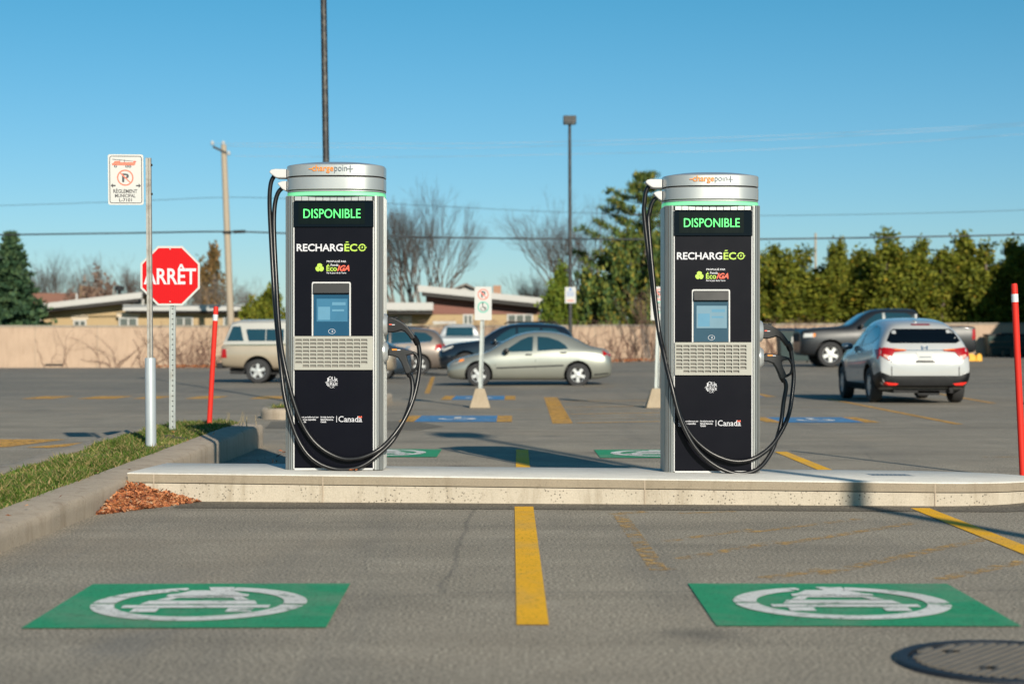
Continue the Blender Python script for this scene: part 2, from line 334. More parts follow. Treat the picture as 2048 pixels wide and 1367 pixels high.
def emblem(cx, cy, w, d, rot):        # green square with a white ring turning into a plug round a car
    C_, S_ = math.cos(R(rot)), math.sin(R(rot)); k = w / 2; kd = d / 2
    T = lambda u, v: (cx + u * k * C_ - v * kd * S_, cy + u * k * S_ + v * kd * C_)
    e_ = mark('charging_emblem', [T(-1, -1), T(1, -1), T(1, 1), T(-1, 1)], m_green, .005)
    mb = MB()
    def fp(polys): flat(mb, [[T(*p) for p in q] for q in polys], .009, ax='z')
    fp(ring2(0, 0, .60, .765, 184, 352, 40)); fp(ring2(0, 0, .60, .765, -4, 78, 20)); fp(ring2(0, 0, .60, .765, 114, 180, 20)); fp([[(-.275, .64), (-.21, .60), (-.19, .67), (-.22, .73), (-.31, .70)]])
    fp([[(-.02, .60), (.14, .60), (.14, .765), (-.06, .765)], [(-.16, .60), (.14, .60), (.24, .44), (.30, .40), (.30, .30), (-.30, .30), (-.30, .40), (-.24, .44)]])
    fp([[(-.34, .13), (-.24, .13), (-.20, .24), (.20, .24), (.24, .13), (.34, .13), (.24, .33), (-.24, .33)], [(-.42, -.06), (.42, -.06), (.38, .10), (-.38, .10)],
        [(-.52, -.22), (.52, -.22), (.52, -.10), (-.52, -.10)], [(-.42, -.40), (-.24, -.40), (-.24, -.24), (-.42, -.24)], [(.24, -.40), (.42, -.40), (.42, -.24), (.24, -.24)]])
    mb.build('emblem_symbol', m_white, e_)
def quad_emblem(c, dx=0):
    xs = [p[0] for p in c]; ys = [p[1] for p in c]
    return sum(xs) / 4, sum(ys) / 4
emblem(-1.30, 7.08, 1.16, 1.20, 1.0)
emblem(1.375, 7.10, 1.17, 1.16, -.5)
emblem(-1.30, 17.0, 1.15, 1.25, 0); emblem(1.42, 16.9, 1.15, 1.25, 0)
# strip of fresh sealant along the island, worn old stripes, wheel-dusted patches
mark('seal_strip', [(-2.25, 11.28), (.4, 11.16), (3.2, 11.0), (4.2, 11.4), (4.2, 11.9), (3.2, 11.6), (.4, 11.8), (-2.25, 11.9)], m_seal, .003)
lifts = iter([.0012 + .00015 * i for i in range(20)])
for p, q, w in (((1225, 1028), (1290, 1022), .10), ((1360, 1026), (1470, 1022), .07), ((1330, 1082), (1500, 1058), .07), ((1500, 1064), (1720, 1037), .07), ((1360, 1117), (1560, 1082), .08),
                ((1560, 1088), (1830, 1045), .08), ((1530, 1156), (1650, 1138), .10), ((1640, 1148), (1980, 1075), .09), ((1300, 1132), (1340, 1140), .10), ((1880, 1158), (2048, 1122), .09), ((1240, 1030), (1318, 1140), .09)):
    strip('old_stripe', G(*p), G(*q), w, m_oldyel, next(lifts), 3)
# accessible bays, hatching and the crossing further back
def pad(x0, x1, y0, y1):
    b_ = mark('accessible_pad', [(x0, y0), (x1, y0), (x1, y1), (x0, y1)], m_blue, .005)
    e1 = .22
    for a_, c_ in ((x0 - e1, x0), (x1, x1 + e1)):
        mb = MB(); flat(mb, [[(a_, y0), (c_, y0), (c_, y1), (a_, y1)]], .006, ax='z'); mb.build('pad_border', m_midyel, b_)
    cx, cy = (x0 + x1) / 2, (y0 + y1) / 2; mb = MB(); flat(mb, ring2(cx, cy - .2, .18, .28, 150, 400), .010, ax='z')
    flat(mb, [[(cx - .05, cy - .1), (cx + .05, cy - .1), (cx + .05, cy + .45), (cx - .05, cy + .45)], [(cx, cy), (cx + .25, cy), (cx + .25, cy + .1), (cx, cy + .1)]], .010, ax='z')
    mb.build('pad_symbol', m_white, b_)
pad(-1.38, -.22, 23.9, 26.0); pad(-1.2, -.15, 33.6, 36.2); pad(3.78, 4.92, 23.7, 25.4); pad(4.5, 5.3, 35.5, 38)
strip('hatch_edge', (.70, 23.4), (.80, 35.2), .28, m_midyel, seg=2); strip('hatch_edge', (3.30, 23.4), (3.30, 35.2), .2, m_midyel, seg=2)
for i in range(11): strip('hatch_stripe', (.9, 23.6 + i * 1.0), (3.2, 24.5 + i * 1.0), .14, m_oldyel if i % 3 else m_midyel)
strip('bay_line', (6.10, 23.2), (6.38, 34.4), .12, m_midyel, seg=2); strip('bay_line', (8.95, 31.6), (9.5, 38), .12, m_midyel, seg=2); strip('bay_line', (-1.9, 38), (-2.6, 56), .12, m_midyel, seg=4)
for x0, x1 in ((-9.9, -9.25), (-8.75, -8.02), (-7.65, -7.15), (-6.6, -6.0), (-5.3, -4.67)): mark('crossing_bar', [(x0, 34.2), (x1, 34.2), (x1, 36.0), (x0, 36.0)], m_midyel)
mark('crossing_bar', [(-6.4, 18.0), (-5.35, 18.0), (-5.1, 19.5), (-6.3, 19.5)], m_midyel); strip('crossing_bar', (-5.0, 17.9), (-4.35, 19.4), .3, m_midyel)
strip('bay_line', (-1.7, 28.4), (1.2, 28.4), .12, m_oldyel); strip('bay_line', (1.6, 43), (2.6, 43), .25, m_oldyel); strip('bay_line', (3.4, 29.6), (5.9, 29.3), .14, m_oldyel)
strip('bay_line', (4.55, 15.2), (4.95, 15.2), .08, m_oldyel); strip('bay_line', (4.55, 16.4), (4.95, 16.4), .08, m_oldyel)
mark('asphalt_patch', [(-3.2, 22.0), (-1.2, 21.5), (-.9, 22.6), (-1.4, 24.2), (-2.1, 24.2), (-3.4, 24.0)], m_patchmat, .003)

# manhole cover, bottom right
mh = thing('manhole_cover', 'round cast iron manhole cover with diagonal ribs set in a ring', 'manhole cover', (1.70, 5.78, .001))
m_iron = M('cast_iron', (.030, .034, .042), .55, .6, .3, 30, bump=.2); m_irondust = M('dusty_iron', (.155, .138, .115), .7, .2, .25, 12, bump=.2)
mb = MB(); mb.lathe([(.345, .0), (.345, .012), (.365, .015), (.388, .012), (.395, 0)], 64, closed=True); mb.build('rim', m_iron, mh, 40)
mb = MB(); mb.lathe([(.338, 0), (.338, .005), (.2, .006)], 64); mb.build('lid', m_iron, mh, 40)
mb = MB()
for i in range(-9, 10):
    c_ = i * .035; L = math.sqrt(max(0, .318 ** 2 - c_ ** 2))
    if L > .03: mb.box(-L, L, c_ - .0095, c_ + .0095, 0.0055, .0135, M=Matrix.Rotation(R(52), 4, 'Z'))
stuff(mb.build('lid_rib', m_irondust, mh))
for x, y in ((-.17, .15), (-.12, -.15)):
    mb = MB(); mb.lathe([(.022, .0125), (.022, .0135)], 20, Matrix.Translation((x, y, 0)), sx=1.5); mb.build('lift_hole', m_dark, mh)

# ------------------------------------------------------------------ charging island
def ih(x, y): return .196 - .0083 * (x + 1) - .02 * (y - 11.45)
def yf(x): return 11.58 - .068 * x
out = [(-2.66, yf(-2.66)), (-1.5, yf(-1.5)), (0, yf(0)), (1.5, yf(1.5)), (2.85, yf(2.85))]
cxn, cyn = 2.85, (yf(2.85) + 12.84) / 2; rn = (12.84 - yf(2.85)) / 2
out += [(cxn + rn * 1.20 * math.sin(R(t)), cyn - rn * math.cos(R(t))) for t in range(12, 181, 12)]
out += [(1.5, 12.86), (0, 12.86), (-1.5, 12.86), (-1.62, 12.95), (-1.72, 13.05), (-2.66, 13.05)]
def inset(poly, d):
    n = len(poly); r = []
    for i in range(n):
        a_, b_, c_ = Vector(poly[i - 1]), Vector(poly[i]), Vector(poly[(i + 1) % n])
        n1 = Vector((-(b_ - a_).y, (b_ - a_).x)).normalized(); n2 = Vector((-(c_ - b_).y, (c_ - b_).x)).normalized(); m_ = (n1 + n2)
        m_ = m_ / max(.3, m_.dot(n1)); r.append(tuple(b_ + m_ * d))
    return r
isl = MB()
lo = inset(out, .004)
isl.loft([[(x, y, -.03) for x, y in lo], [(x, y, ih(x, y) - .075) for x, y in lo]])
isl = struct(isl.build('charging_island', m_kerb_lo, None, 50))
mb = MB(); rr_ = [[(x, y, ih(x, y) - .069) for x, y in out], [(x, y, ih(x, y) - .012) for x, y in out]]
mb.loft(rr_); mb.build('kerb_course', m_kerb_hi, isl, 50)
mb = MB(); i2 = inset(out, .012); i1 = inset(out, -.002)
mb.loft([[(x, y, ih(x, y) - .0115) for x, y in i1], [(x, y, ih(x, y) - .006) for x, y in i1], [(x, y, ih(x, y)) for x, y in i2]]); mb.build('top_slab', m_slab, isl, 60)
m_sten = M('stencil_blue', (.16, .24, .32), .8, 0, .3, 30)
mb = MB()
sx, sy = PX(1783, 12.2), 12.2; T = lambda u, v: (sx + u, sy + v, ih(sx + u, sy + v) + .0015)
for i in range(9): mb.add([T(-.15 + i * .032, -.10), T(-.135 + i * .032, -.10), T(-.125 + i * .032 - .02, .10), T(-.14 + i * .032 - .02, .10)], [(0, 1, 2, 3)])
for v in (-.11, -.02, .10): mb.add([T(-.165, v), T(.15, v), T(.145, v + .018), T(-.17, v + .018)], [(0, 1, 2, 3)])
stuff(mb.build('stencil_mark', m_sten, isl))
for px in (292, 640, 1290, 1862):
    x_ = PX(px, 11.5); y_ = yf(x_); MB().box(x_ - .004, x_ + .004, y_ - .0012, y_ + .03, .0, ih(x_, y_) - .0125).build('joint', m_oldkerb, isl)

# ------------------------------------------------------------------ planter islands with kerbs and grass
def stadium(x0, x1, y0, y1, r, n=10):
    pts = []
    for cx, cy, a0 in ((x1 - r, y0 + r, -90), (x1 - r, y1 - r, 0), (x0 + r, y1 - r, 90), (x0 + r, y0 + r, 180)):
        pts += [(cx + r * math.cos(R(a0 + 90 * i / n)), cy + r * math.sin(R(a0 + 90 * i / n))) for i in range(n + 1)]
    return pts
def planter(x0, x1, y0, y1, r, hf, kw, name, crown):
    def dens(pts):                               # extra points along the long sides so that the kerb can follow its slope
        o = []
        for i, p in enumerate(pts):
            q = pts[(i + 1) % len(pts)]; k = max(1, int(math.hypot(q[0] - p[0], q[1] - p[1]) / .22)); o += [(p[0] + (q[0] - p[0]) * j / k, p[1] + (q[1] - p[1]) * j / k) for j in range(k)]
        return o
    o_ = dens(stadium(x0, x1, y0, y1, r)); cx, cy = (x0 + x1) / 2, (y0 + y1) / 2
    def ins(d): return [(cx + (x - cx) * (1 - d / ((x1 - x0) / 2)), cy + (y - cy) * (1 - d / ((y1 - y0) / 2))) for x, y in o_]
    b_ = ins(.022); i_ = ins(kw); n = len(o_); mb = MB()
    wob = [.004 * math.sin(i * 1.7) + .005 * math.sin(i * .61) + random.uniform(-.006, .004) for i in range(n)]; sd = [random.uniform(-.007, .007) for i in range(n)]
    rings = [[(x, y, -.02) for x, y in o_], [(x + s_ * .6, y, hf(y) * .5) for (x, y), s_ in zip(o_, sd)], [(x + s_, y, hf(y) - .026 + w) for (x, y), w, s_ in zip(o_, wob, sd)], [(x + s_, y, hf(y) - .004 + w * .6) for (x, y), w, s_ in zip(b_, wob, sd)], [(x, y, hf(y) + .006) for x, y in i_], [(x, y, hf(y) - .08) for x, y in i_]]
    vs = [p for q in rings for p in q]; m_ = len(rings) - 1; fs = [(j * n + i, j * n + (i + 1) % n, (j + 1) * n + (i + 1) % n, (j + 1) * n + i) for j in range(m_) for i in range(n)]
    mb.add(vs, fs); k = struct(mb.build(name, m_oldkerb, None, 50))
    xs = np.linspace(x0 + kw - .02, x1 - kw + .02, 12); ys = np.linspace(y0 + kw, y1 - kw, 60); V = []; q = []
    for y in ys:
        sh = math.sqrt(max(0, 1 - max(0, (y - (y1 - r)) / max(.01, r - kw)) ** 2))
        for x in xs: V.append((cx + (x - cx) * sh, y, hf(y) - .015 + crown * max(0, 1 - ((x - cx) / ((x1 - x0) / 2 - kw)) ** 2) ** .7 + .01 * math.sin(x * 17 + y * 9)))
    for j in range(59):
        for i in range(11): q.append((j * 12 + i, j * 12 + i + 1, (j + 1) * 12 + i + 1, (j + 1) * 12 + i))
    npmesh('soil', V, q, m_soil, k); return k
def kh(y): return .124 + .0137 * (min(max(y, 4), 17.2) - 8.83)
m_soil = M('soil', (.10, .085, .04), .95, 0, .4, 8, bump=.6, bs=50)
planter(-3.88, -2.66, 2.5, 18.7, .58, kh, .27, 'planter_island', .02)
planter(-3.72, -2.28, 24.6, 33.0, .6, lambda y: .16, .18, 'lamp_island', .04)
def grass(x0, x1, y0, y1, z, crown, n, hmin, hmax, label_mat, yend=None, r=.4):
    x = rng.uniform(x0, x1, n); y = y0 + (y1 - y0) * rng.uniform(0, 1, n) ** .95
    patch_ = .5 + .5 * np.sin(x * 5.1 + 1.3 * np.sin(y * 2.3)) * np.sin(y * 3.1 + x * 2.0) + rng.normal(0, .25, n)
    keep = patch_ > .22; cx = (x0 + x1) / 2; hw = (x1 - x0) / 2
    t_ = np.clip((y - (y1 - hw)) / hw, 0, 1); keep &= np.abs(x - cx) < hw * np.sqrt(1 - t_ ** 2) + .02
    x, y, patch_ = x[keep], y[keep], np.clip(patch_[keep], .2, 1.4); n = len(x)
    zb = np.array([z(q_) for q_ in y]) - .02 + crown * np.clip(1 - ((x - cx) / hw) ** 2, 0, 1) ** .7
    hgt = rng.uniform(hmin, hmax, n) * patch_; a_ = rng.uniform(0, 2 * math.pi, n); w = rng.uniform(.003, .006, n); lean = rng.normal(0, .6, (n, 2)) * hgt[:, None] + hgt[:, None] * np.array([-.1, 0])
    dx, dy = np.cos(a_) * w, np.sin(a_) * w
    V = np.empty((n, 5, 3)); mid = .55
    V[:, 0] = np.c_[x - dx, y - dy, zb]; V[:, 1] = np.c_[x + dx, y + dy, zb]
    V[:, 2] = np.c_[x + dx * .8 + lean[:, 0] * .35, y + dy * .8 + lean[:, 1] * .35, zb + hgt * mid]; V[:, 3] = np.c_[x - dx * .8 + lean[:, 0] * .35, y - dy * .8 + lean[:, 1] * .35, zb + hgt * mid]
    V[:, 4] = np.c_[x + lean[:, 0], y + lean[:, 1], zb + hgt]
    b_ = np.arange(n)[:, None] * 5
    tri = np.concatenate([b_ + [0, 1, 2], b_ + [0, 2, 3], b_ + [3, 2, 4]])
    return stuff(npmesh('grass', V.reshape(-1, 3), tri, label_mat))
m_grass = island_mat('grass_blades', [(0, (.05, .11, .012)), (.45, (.10, .17, .018)), (.60, (.16, .20, .035)), (.76, (.32, .26, .10)), (1, (.40, .29, .13))], .6, .3)
tag(grass(-3.64, -2.92, 7.5, 18.46, kh, .02, 90000, .02, .062, m_grass), 'short uneven green grass growing on the long planter island', 'grass')
tag(grass(-3.54, -2.46, 24.8, 32.8, lambda q_: .155, .04, 16000, .03, .09, m_grass), 'green grass on the small island round the lamp pole', 'grass')
# dry leaves drifted into the corner, and a few strays
def leaves(pts, nrm_up, size):
    n = len(pts); V = np.empty((n, 4, 3)); s_ = size * rng.uniform(.6, 1.25, n)
    t1 = rng.normal(0, 1, (n, 3)); t1[:, 2] *= nrm_up; t1 /= np.linalg.norm(t1, axis=1)[:, None]
    t2 = rng.normal(0, 1, (n, 3)); t2[:, 2] *= nrm_up; t2 -= (t2 * t1).sum(1)[:, None] * t1; t2 /= np.linalg.norm(t2, axis=1)[:, None]
    t1 *= s_[:, None]; t2 *= (s_ * .36)[:, None]; up = np.zeros((n, 3)); up[:, 2] = s_ * .3
    V[:, 0] = pts - t1; V[:, 1] = pts - t2 + up; V[:, 2] = pts + t1; V[:, 3] = pts + t2 + up * .3
    return V.reshape(-1, 3), np.arange(n * 4).reshape(n, 4)
m_leaf = island_mat('dry_leaves', [(0, (.10, .035, .025)), (.25, (.32, .10, .04)), (.55, (.50, .17, .065)), (.85, (.60, .26, .11)), (1, (.46, .33, .22))], .75, .15)
n = 5200; u = rng.uniform(0, 1, n); w_ = rng.uniform(0, 1, n); k = (u + w_) > 1; u[k], w_[k] = 1 - u[k], 1 - w_[k]
ox, oy = -2.64, 11.74
px_ = ox + u * .48 + w_ * .0 + rng.normal(0, .012, n); py_ = oy - w_ * .92 - u * .02 + rng.normal(0, .02, n)
hz_ = .13 * np.clip(1 - u * 1.05 - w_ * 1.02, 0, 1) ** .9 * (1 + .18 * np.sin(px_ * 40) * np.sin(py_ * 33)); pz_ = .006 + hz_ * rng.uniform(.72, 1, n)
V, Q = leaves(np.c_[px_, py_, pz_], .6, .024); tag(stuff(npmesh('leaf_pile', V, Q, m_leaf)), 'pile of dry orange leaves drifted into the kerb corner', 'leaves')
n = 2600; lx = rng.uniform(-17, 9, n); ly = 81.6 - np.abs(rng.normal(0, .45, n)); V, Q = leaves(np.c_[lx, ly, np.array([gz(a_, b_) for a_, b_ in zip(lx, ly)]) + .03 + .08 * rng.uniform(0, 1, n)], .5, .09)
tag(stuff(npmesh('leaf_litter', V, Q, m_leaf)), 'orange leaf litter blown along the foot of the beige wall', 'leaves')
n = 26; lx = rng.uniform(-3.6, -2.7, n); ly = rng.uniform(8, 18, n); V, Q = leaves(np.c_[lx, ly, np.array([kh(q_) + .03 for q_ in ly])], .4, .024); tag(stuff(npmesh('scattered_leaves', V, Q, m_leaf)), 'single dry leaves lying scattered in the grass', 'leaves')
n = 22; lx = -2.35 + np.abs(rng.normal(0, .3, n)); ly = rng.uniform(15.6, 17.4, n); V, Q = leaves(np.c_[lx, ly, np.full(n, .012)], .4, .03); tag(stuff(npmesh('scattered_leaves', V, Q, m_leaf)), 'few dry leaves on the asphalt by the rounded planter nose', 'leaves')

# ------------------------------------------------------------------ the charging stations
KC = 1 / 278.7
def u_(px): return (px - 671) * KC
def v_(py): return (940 - py) * KC
def superell(a_, b_, cy, n=3.0, N_=64):
    r = []
    for i in range(N_):
        t = 2 * math.pi * i / N_; c_, s_ = math.cos(t), math.sin(t)
        r.append((a_ * abs(c_) ** (2 / n) * (1 if c_ >= 0 else -1), cy + b_ * abs(s_) ** (2 / n) * (1 if s_ >= 0 else -1)))
    return r
CAPA, CAPB, CAPY, CAPN = .3585, .262, .222, 3.0
def capy(x, z=0): return CAPY - CAPB * (1 - abs(x / CAPA) ** CAPN) ** (1 / CAPN) - .0075
def ringband(mb, a_, b_, z0, z1, bev=.004):
    mb.loft([[(x, y, z) for x, y in superell(a_ - d, b_ - d, CAPY, CAPN)] for z, d in ((z0, bev), (z0 + bev, 0), (z1 - bev, 0), (z1, bev))])
def column_profile(sgn):                     # fluted extrusion that turns from the front corner to the back
    path = []
    for i in range(41):
        t = i / 40
        if t < .25: a_ = t / .25 * 90; path.append((.292 + .062 * math.sin(R(a_)), .068 - .073 * math.cos(R(a_)), R(a_)))
        elif t < .8: path.append((.354, .068 + (t - .25) / .55 * .30, R(90)))
        else: a_ = 90 + (t - .8) / .2 * 90; path.append((.292 + .062 * math.sin(R(a_)), .368 - .073 * math.cos(R(a_)), R(a_)))
    fine = []
    for i in range(40):
        for j in range(5):
            f = j / 5; p, q = path[i], path[i + 1]; fine.append(tuple(p[k] + (q[k] - p[k]) * f for k in range(3)))
    L = 0; pts = []; prev = None
    for x, y, a_ in fine:
        if prev: L += math.hypot(x - prev[0], y - prev[1])
        prev = (x, y); groove = (L % .0165) < .0050
        d = -.0170 if groove else 0
        pts.append((sgn * (x + d * math.sin(a_)), y - d * math.cos(a_)))
    return pts + [(sgn * .285, .43), (sgn * .285, .005)]
def plate_holes(mb, xs, zs, holes, y0, y1):
    nx, nz = len(xs), len(zs); vid = lambda i, j, k: (k * nz + j) * nx + i
    vs = [(x, y, z) for y in (y0, y1) for z in zs for x in xs]; fs = []
    hole = lambda i, j: (i, j) in holes or not (0 <= i < nx - 1 and 0 <= j < nz - 1)
    for j in range(nz - 1):
        for i in range(nx - 1):
            if hole(i, j): continue
            fs.append((vid(i, j, 0), vid(i + 1, j, 0), vid(i + 1, j + 1, 0), vid(i, j + 1, 0)))
            for (a_, b_), (di, dj) in ((((i, j), (i + 1, j)), (0, -1)), (((i + 1, j), (i + 1, j + 1)), (1, 0)), (((i + 1, j + 1), (i, j + 1)), (0, 1)), (((i, j + 1), (i, j)), (-1, 0))):
                if hole(i + di, j + dj): fs.append((vid(*a_, 0), vid(*a_, 1), vid(*b_, 1), vid(*b_, 0)))
    mb.add(vs, fs)
def charger(label, loc, paths=None):
    t = thing('charging_station', label, 'charging station', loc, 0, 'fast charging stations on the concrete island')
    MB().box(-.289, .289, .010, .428, .004, 1.955).build('cabinet', m_dgrey, t)
    for s_ in (-1, 1):
        mb = MB(); mb.prism(column_profile(s_), .004, 1.957, 'z'); mb.build('side_column', m_alu, t)
        MB().box(min(s_ * .2815, s_ * .290), max(s_ * .2815, s_ * .290), -.006, .0095, .012, v_(405)).build('edge_trim', m_whiteplas, t, bevel=.001)
    MB().box(-.281, .281, -.008, .0092, .004, v_(935.2)).build('base_trim', m_whiteplas, t)
    mb = MB(); ringband(mb, CAPA - .014, CAPB - .014, 1.95, 2.17, .001); mb.build('cap_core', m_dark, t)
    mb = MB(); ringband(mb, CAPA - .004, CAPB - .004, v_(386.2), v_(383.8), .001); mb.build('cap_trim', m_silver, t, 30)
    mb = MB(); ringband(mb, CAPA - .003, CAPB - .003, v_(394.6), v_(387.2), .001); mb.build('status_light', m_ledbar, t, 30)
    mb = MB(); ringband(mb, CAPA, CAPB, v_(382.2), v_(357.2), .004); mb.build('cap_ring', m_silver, t, 30)
    mb = MB()
    prof = [(v_(354.8), .004), (v_(354.3), 0), (v_(334), 0), (v_(332.3), .004), (v_(331.6), .012), (v_(328.5), .055), (v_(325.5), .11), (v_(323.3), .17), (v_(322.2), .24)]
    mb.loft([[(x, y, z) for x, y in superell(CAPA * (1 - d / CAPB * .9), CAPB - d, CAPY, CAPN - d * 2)] for z, d in prof]); cap = mb.build('domed_cap', m_silver, t, 25)
    mb = MB(); text_on(mb, 'charge', u_(629), u_(672), v_(350.5), v_(334.5), capy, .012); mb.add([(u_(x), capy(u_(x)), v_(y)) for x, y in ((622, 342.8), (630, 342.8), (630, 341.2), (622, 341.2))], [(0, 1, 2, 3)]); mb.build('lettering', m_lorange, cap)
    mb = MB(); text_on(mb, 'poin', u_(673.5), u_(699), v_(350.5), v_(334.8), capy, -.003)
    for x0, x1, y0, y1 in ((697, 712, 341.4, 342.9), (704.2, 706.6, 335.0, 349)): mb.add([(u_(x), capy(u_(x)), v_(y)) for x, y in ((x0, y1), (x1, y1), (x1, y0), (x0, y0))], [(0, 1, 2, 3)])
    mb.build('lettering', m_lgrey, cap)
    # louvred strip and LED display
    g = MB().box(-.281, .281, .000, .0095, v_(405), v_(395.2)).build('top_grille', m_dgrey, t)
    for i in range(11):
        x0 = -.279 + i * .0508; MB().box(x0, x0 + .048, -.010, -.0005, v_(404.4), v_(396.2)).build('louvre', m_silver, g, bevel=.0015)
    d = MB().box(-.287, .287, -.016, .0092, v_(457), v_(405.8)).build('display', m_blackgl, t, bevel=.003)
    MB().box(u_(601), u_(733.5), -.0175, -.0165, v_(451), v_(408.5)).build('display_window', m_dispin, d)
    mb = MB(); text_on(mb, 'DISPONIBLE', u_(611), u_(725), v_(439.3), v_(421), -.0195, .002); mb.build('display_text', m_led, d)
    # printed panels
    up = MB().box(-.281, .281, -.004, .0092, v_(673), v_(457.6)).build('upper_panel', m_navy, t, bevel=.001)
    Y1 = -.0055
    mb = MB(); text_on(mb, 'RECHARG', u_(597), u_(689.5), v_(505), v_(490), Y1, .022); mb.build('lettering', m_lwhite, up)
    mb = MB(); text_on(mb, 'EC', u_(692.5), u_(718), v_(505), v_(490), Y1, .022)
    flat(mb, [[(u_(694.5), v_(487.6)), (u_(700), v_(487.6)), (u_(701), v_(485.6)), (u_(695.5), v_(485.6))]], Y1)
    mb.build('lettering', m_llime, up); mb = MB(); c0, c1 = u_(728), v_(497.4); flat(mb, ring2(c0, c1, .0185, .0265, 20, 165, 16) + ring2(c0, c1, .0185, .0265, 200, 345, 16), Y1)
    flat(mb, [[(c0 + .012, c1 + .004), (c0 + .034, c1 + .004), (c0 + .0235, c1 - .011)], [(c0 - .034, c1 - .004), (c0 - .012, c1 - .004), (c0 - .0235, c1 + .011)],
              [(c0 - .001, c1 + .011), (c0 + .005, c1 + .011), (c0 + .002, c1 + .001), (c0 + .007, c1 + .001), (c0 - .004, c1 - .012), (c0 - .001, c1 - .002), (c0 - .006, c1 - .002)]], Y1); mb.build('arrow_emblem', m_llime, up)
    mb = MB(); text_on(mb, 'PROPULSÉ PAR', u_(657), u_(696), v_(526.8), v_(522.2), Y1, .02); mb.build('lettering', m_lwhite, up); mb = MB(); text_on(mb, 'Fonds', u_(665), u_(680.5), v_(534.3), v_(529.6), Y1, .02); mb.build('lettering', m_lwhite, up); mb = MB(); text_on(mb, 'Par le Jour de la Terre', u_(657), u_(696), v_(550.2), v_(546), Y1, .025)
    mb.build('lettering', m_lwhite, up)
    mb = MB(); text_on(mb, 'Éco', u_(656.5), u_(677.5), v_(544.2), v_(530.5), Y1, .02); mb.build('lettering', m_llime, up)
    mb = MB(); text_on(mb, 'IGA', u_(678), u_(702.5), v_(544), v_(532.5), Y1, .03, .35); mb.build('lettering', m_lred, up)
    mb = MB(); c0, c1 = u_(643), v_(537.5)
    for k in range(3):
        a0 = 90 + k * 120; q = []
        for j in range(18):
            th = R(j * 20); rr = .0175 + .0022 * (j % 2); q.append((.017 * 1 + rr * math.cos(th) * .78, rr * math.sin(th)))
        ca, sa = math.cos(R(a0)), math.sin(R(a0)); flat(mb, [[(c0 + x * ca - y * sa, c1 + x * sa + y * ca) for x, y in q]], Y1 - .0003 * k)
    mb.build('leaf_emblem', m_llime, up)
    # payment terminal
    tm = MB().box(u_(629.5), u_(703.5), -.0075, -.0042, v_(672.8), v_(567.5)).build('terminal', m_black, t)
    mb = MB(); ox0, ox1, oz1, oz0, w = u_(627.5), u_(705.5), v_(565.6), v_(673), .0105
    mb.prism([(ox0, oz0), (ox0, oz1 - .012), (ox0 + .004, oz1 - .003), (ox0 + .012, oz1), (ox1 - .012, oz1), (ox1 - .004, oz1 - .003), (ox1, oz1 - .012), (ox1, oz0), (ox1 - w, oz0), (ox1 - w, oz1 - w - .004), (ox1 - w - .004, oz1 - w), (ox0 + w + .004, oz1 - w), (ox0 + w, oz1 - w - .004), (ox0 + w, oz0)], -.014, -.0043)
    mb.build('bezel_frame', m_whiteplas, tm)
    MB().prism([(-.038, v_(588)), (-.008, v_(590.5)), (-.008, v_(569)), (-.030, v_(569))], u_(630.8), u_(702), 'x').build('hood', m_dgrey, tm, bevel=.002)
    scr = MB().box(u_(631), u_(702), -.010, -.0078, v_(672.6), v_(591)).build('touchscreen', m_scrA, tm)
    mb = MB().box(u_(637), u_(699), -.0115, -.0102, v_(644.5), v_(599)); s2 = mb.build('screen_window', m_scrA2, tm)
    mb = MB(); flat(mb, [[(u_(640), v_(641)), (u_(664), v_(641)), (u_(664), v_(615)), (u_(640), v_(615))], [(u_(668), v_(612)), (u_(695), v_(612)), (u_(695), v_(606)), (u_(668), v_(606))], [(u_(668), v_(624)), (u_(692), v_(624)), (u_(692), v_(620)), (u_(668), v_(620))]], -.0118); mb.build('screen_graphic', m_scrA3, tm)
    mb = MB(); c0, c1 = u_(667.5), v_(663.8); flat(mb, [[(p[0] * 1.35 - c0 * .35, p[1]) for p in q] for q in ring2(c0, c1, .0165, .0185)], -.0108)
    for rr in (.004, .008, .012): flat(mb, ring2(c0 - .006, c1, rr, rr + .0022, -40, 40, 6), -.0108)
    mb.build('contactless_symbol', m_lwhite, tm)
    # vent plate
    xs = [-.2815]; holes = set(); zs = [v_(740)]
    for i in range(10): x0 = u_(595 + 14.55 * i); xs += [x0, x0 + 12.6 * KC]
    xs.append(.2815)
    for j in range(8): z0 = v_(735.2 - 7.32 * j + 0); zs += [z0, z0 + 4.9 * KC]
    zs.append(v_(673.4))
    for j in range(8):
        for i in range(10):
            if j == 0 and i in (0, 9): continue
            holes.add((1 + 2 * i, 1 + 2 * j))
    mb = MB(); plate_holes(mb, xs, zs, holes, -.022, -.006); vp = mb.build('vent_plate', m_ventp, t)
    MB().box(-.280, .280, -.0075, .009, v_(739.5), v_(674)).build('vent_backing', m_ventb, vp)  # darker than the plate: shade inside the slots is put into its colour
    lp = MB().box(-.281, .281, -.004, .0092, v_(934.8), v_(740.6)).build('lower_panel', m_navy, t, bevel=.001)
    mb = MB(); B = .008
    for ch, x0, x1, y0, y1 in (('J', 655.5, 661, 764, 756), ('O', 660.5, 667.5, 760, 753.3), ('U', 668, 673.5, 762, 753.8), ('R', 674, 679.5, 763.5, 757), ('DE', 661, 668, 764, 760.6), ('LA', 669, 675, 766, 762.4), ('T', 654, 661, 770.5, 765),
                               ('E', 659, 663.5, 773, 767), ('R', 664, 668.8, 771, 764.5), ('R', 669.2, 674, 773, 767), ('E', 674.5, 679, 771, 766), ('CA', 663.5, 672, 776.3, 772.6)): text_on(mb, ch, u_(x0), u_(x1), v_(y0), v_(y1), Y1, B if len(ch) == 1 else .0)
    mb.build('lettering', m_lwhite, lp)
    mb = MB()
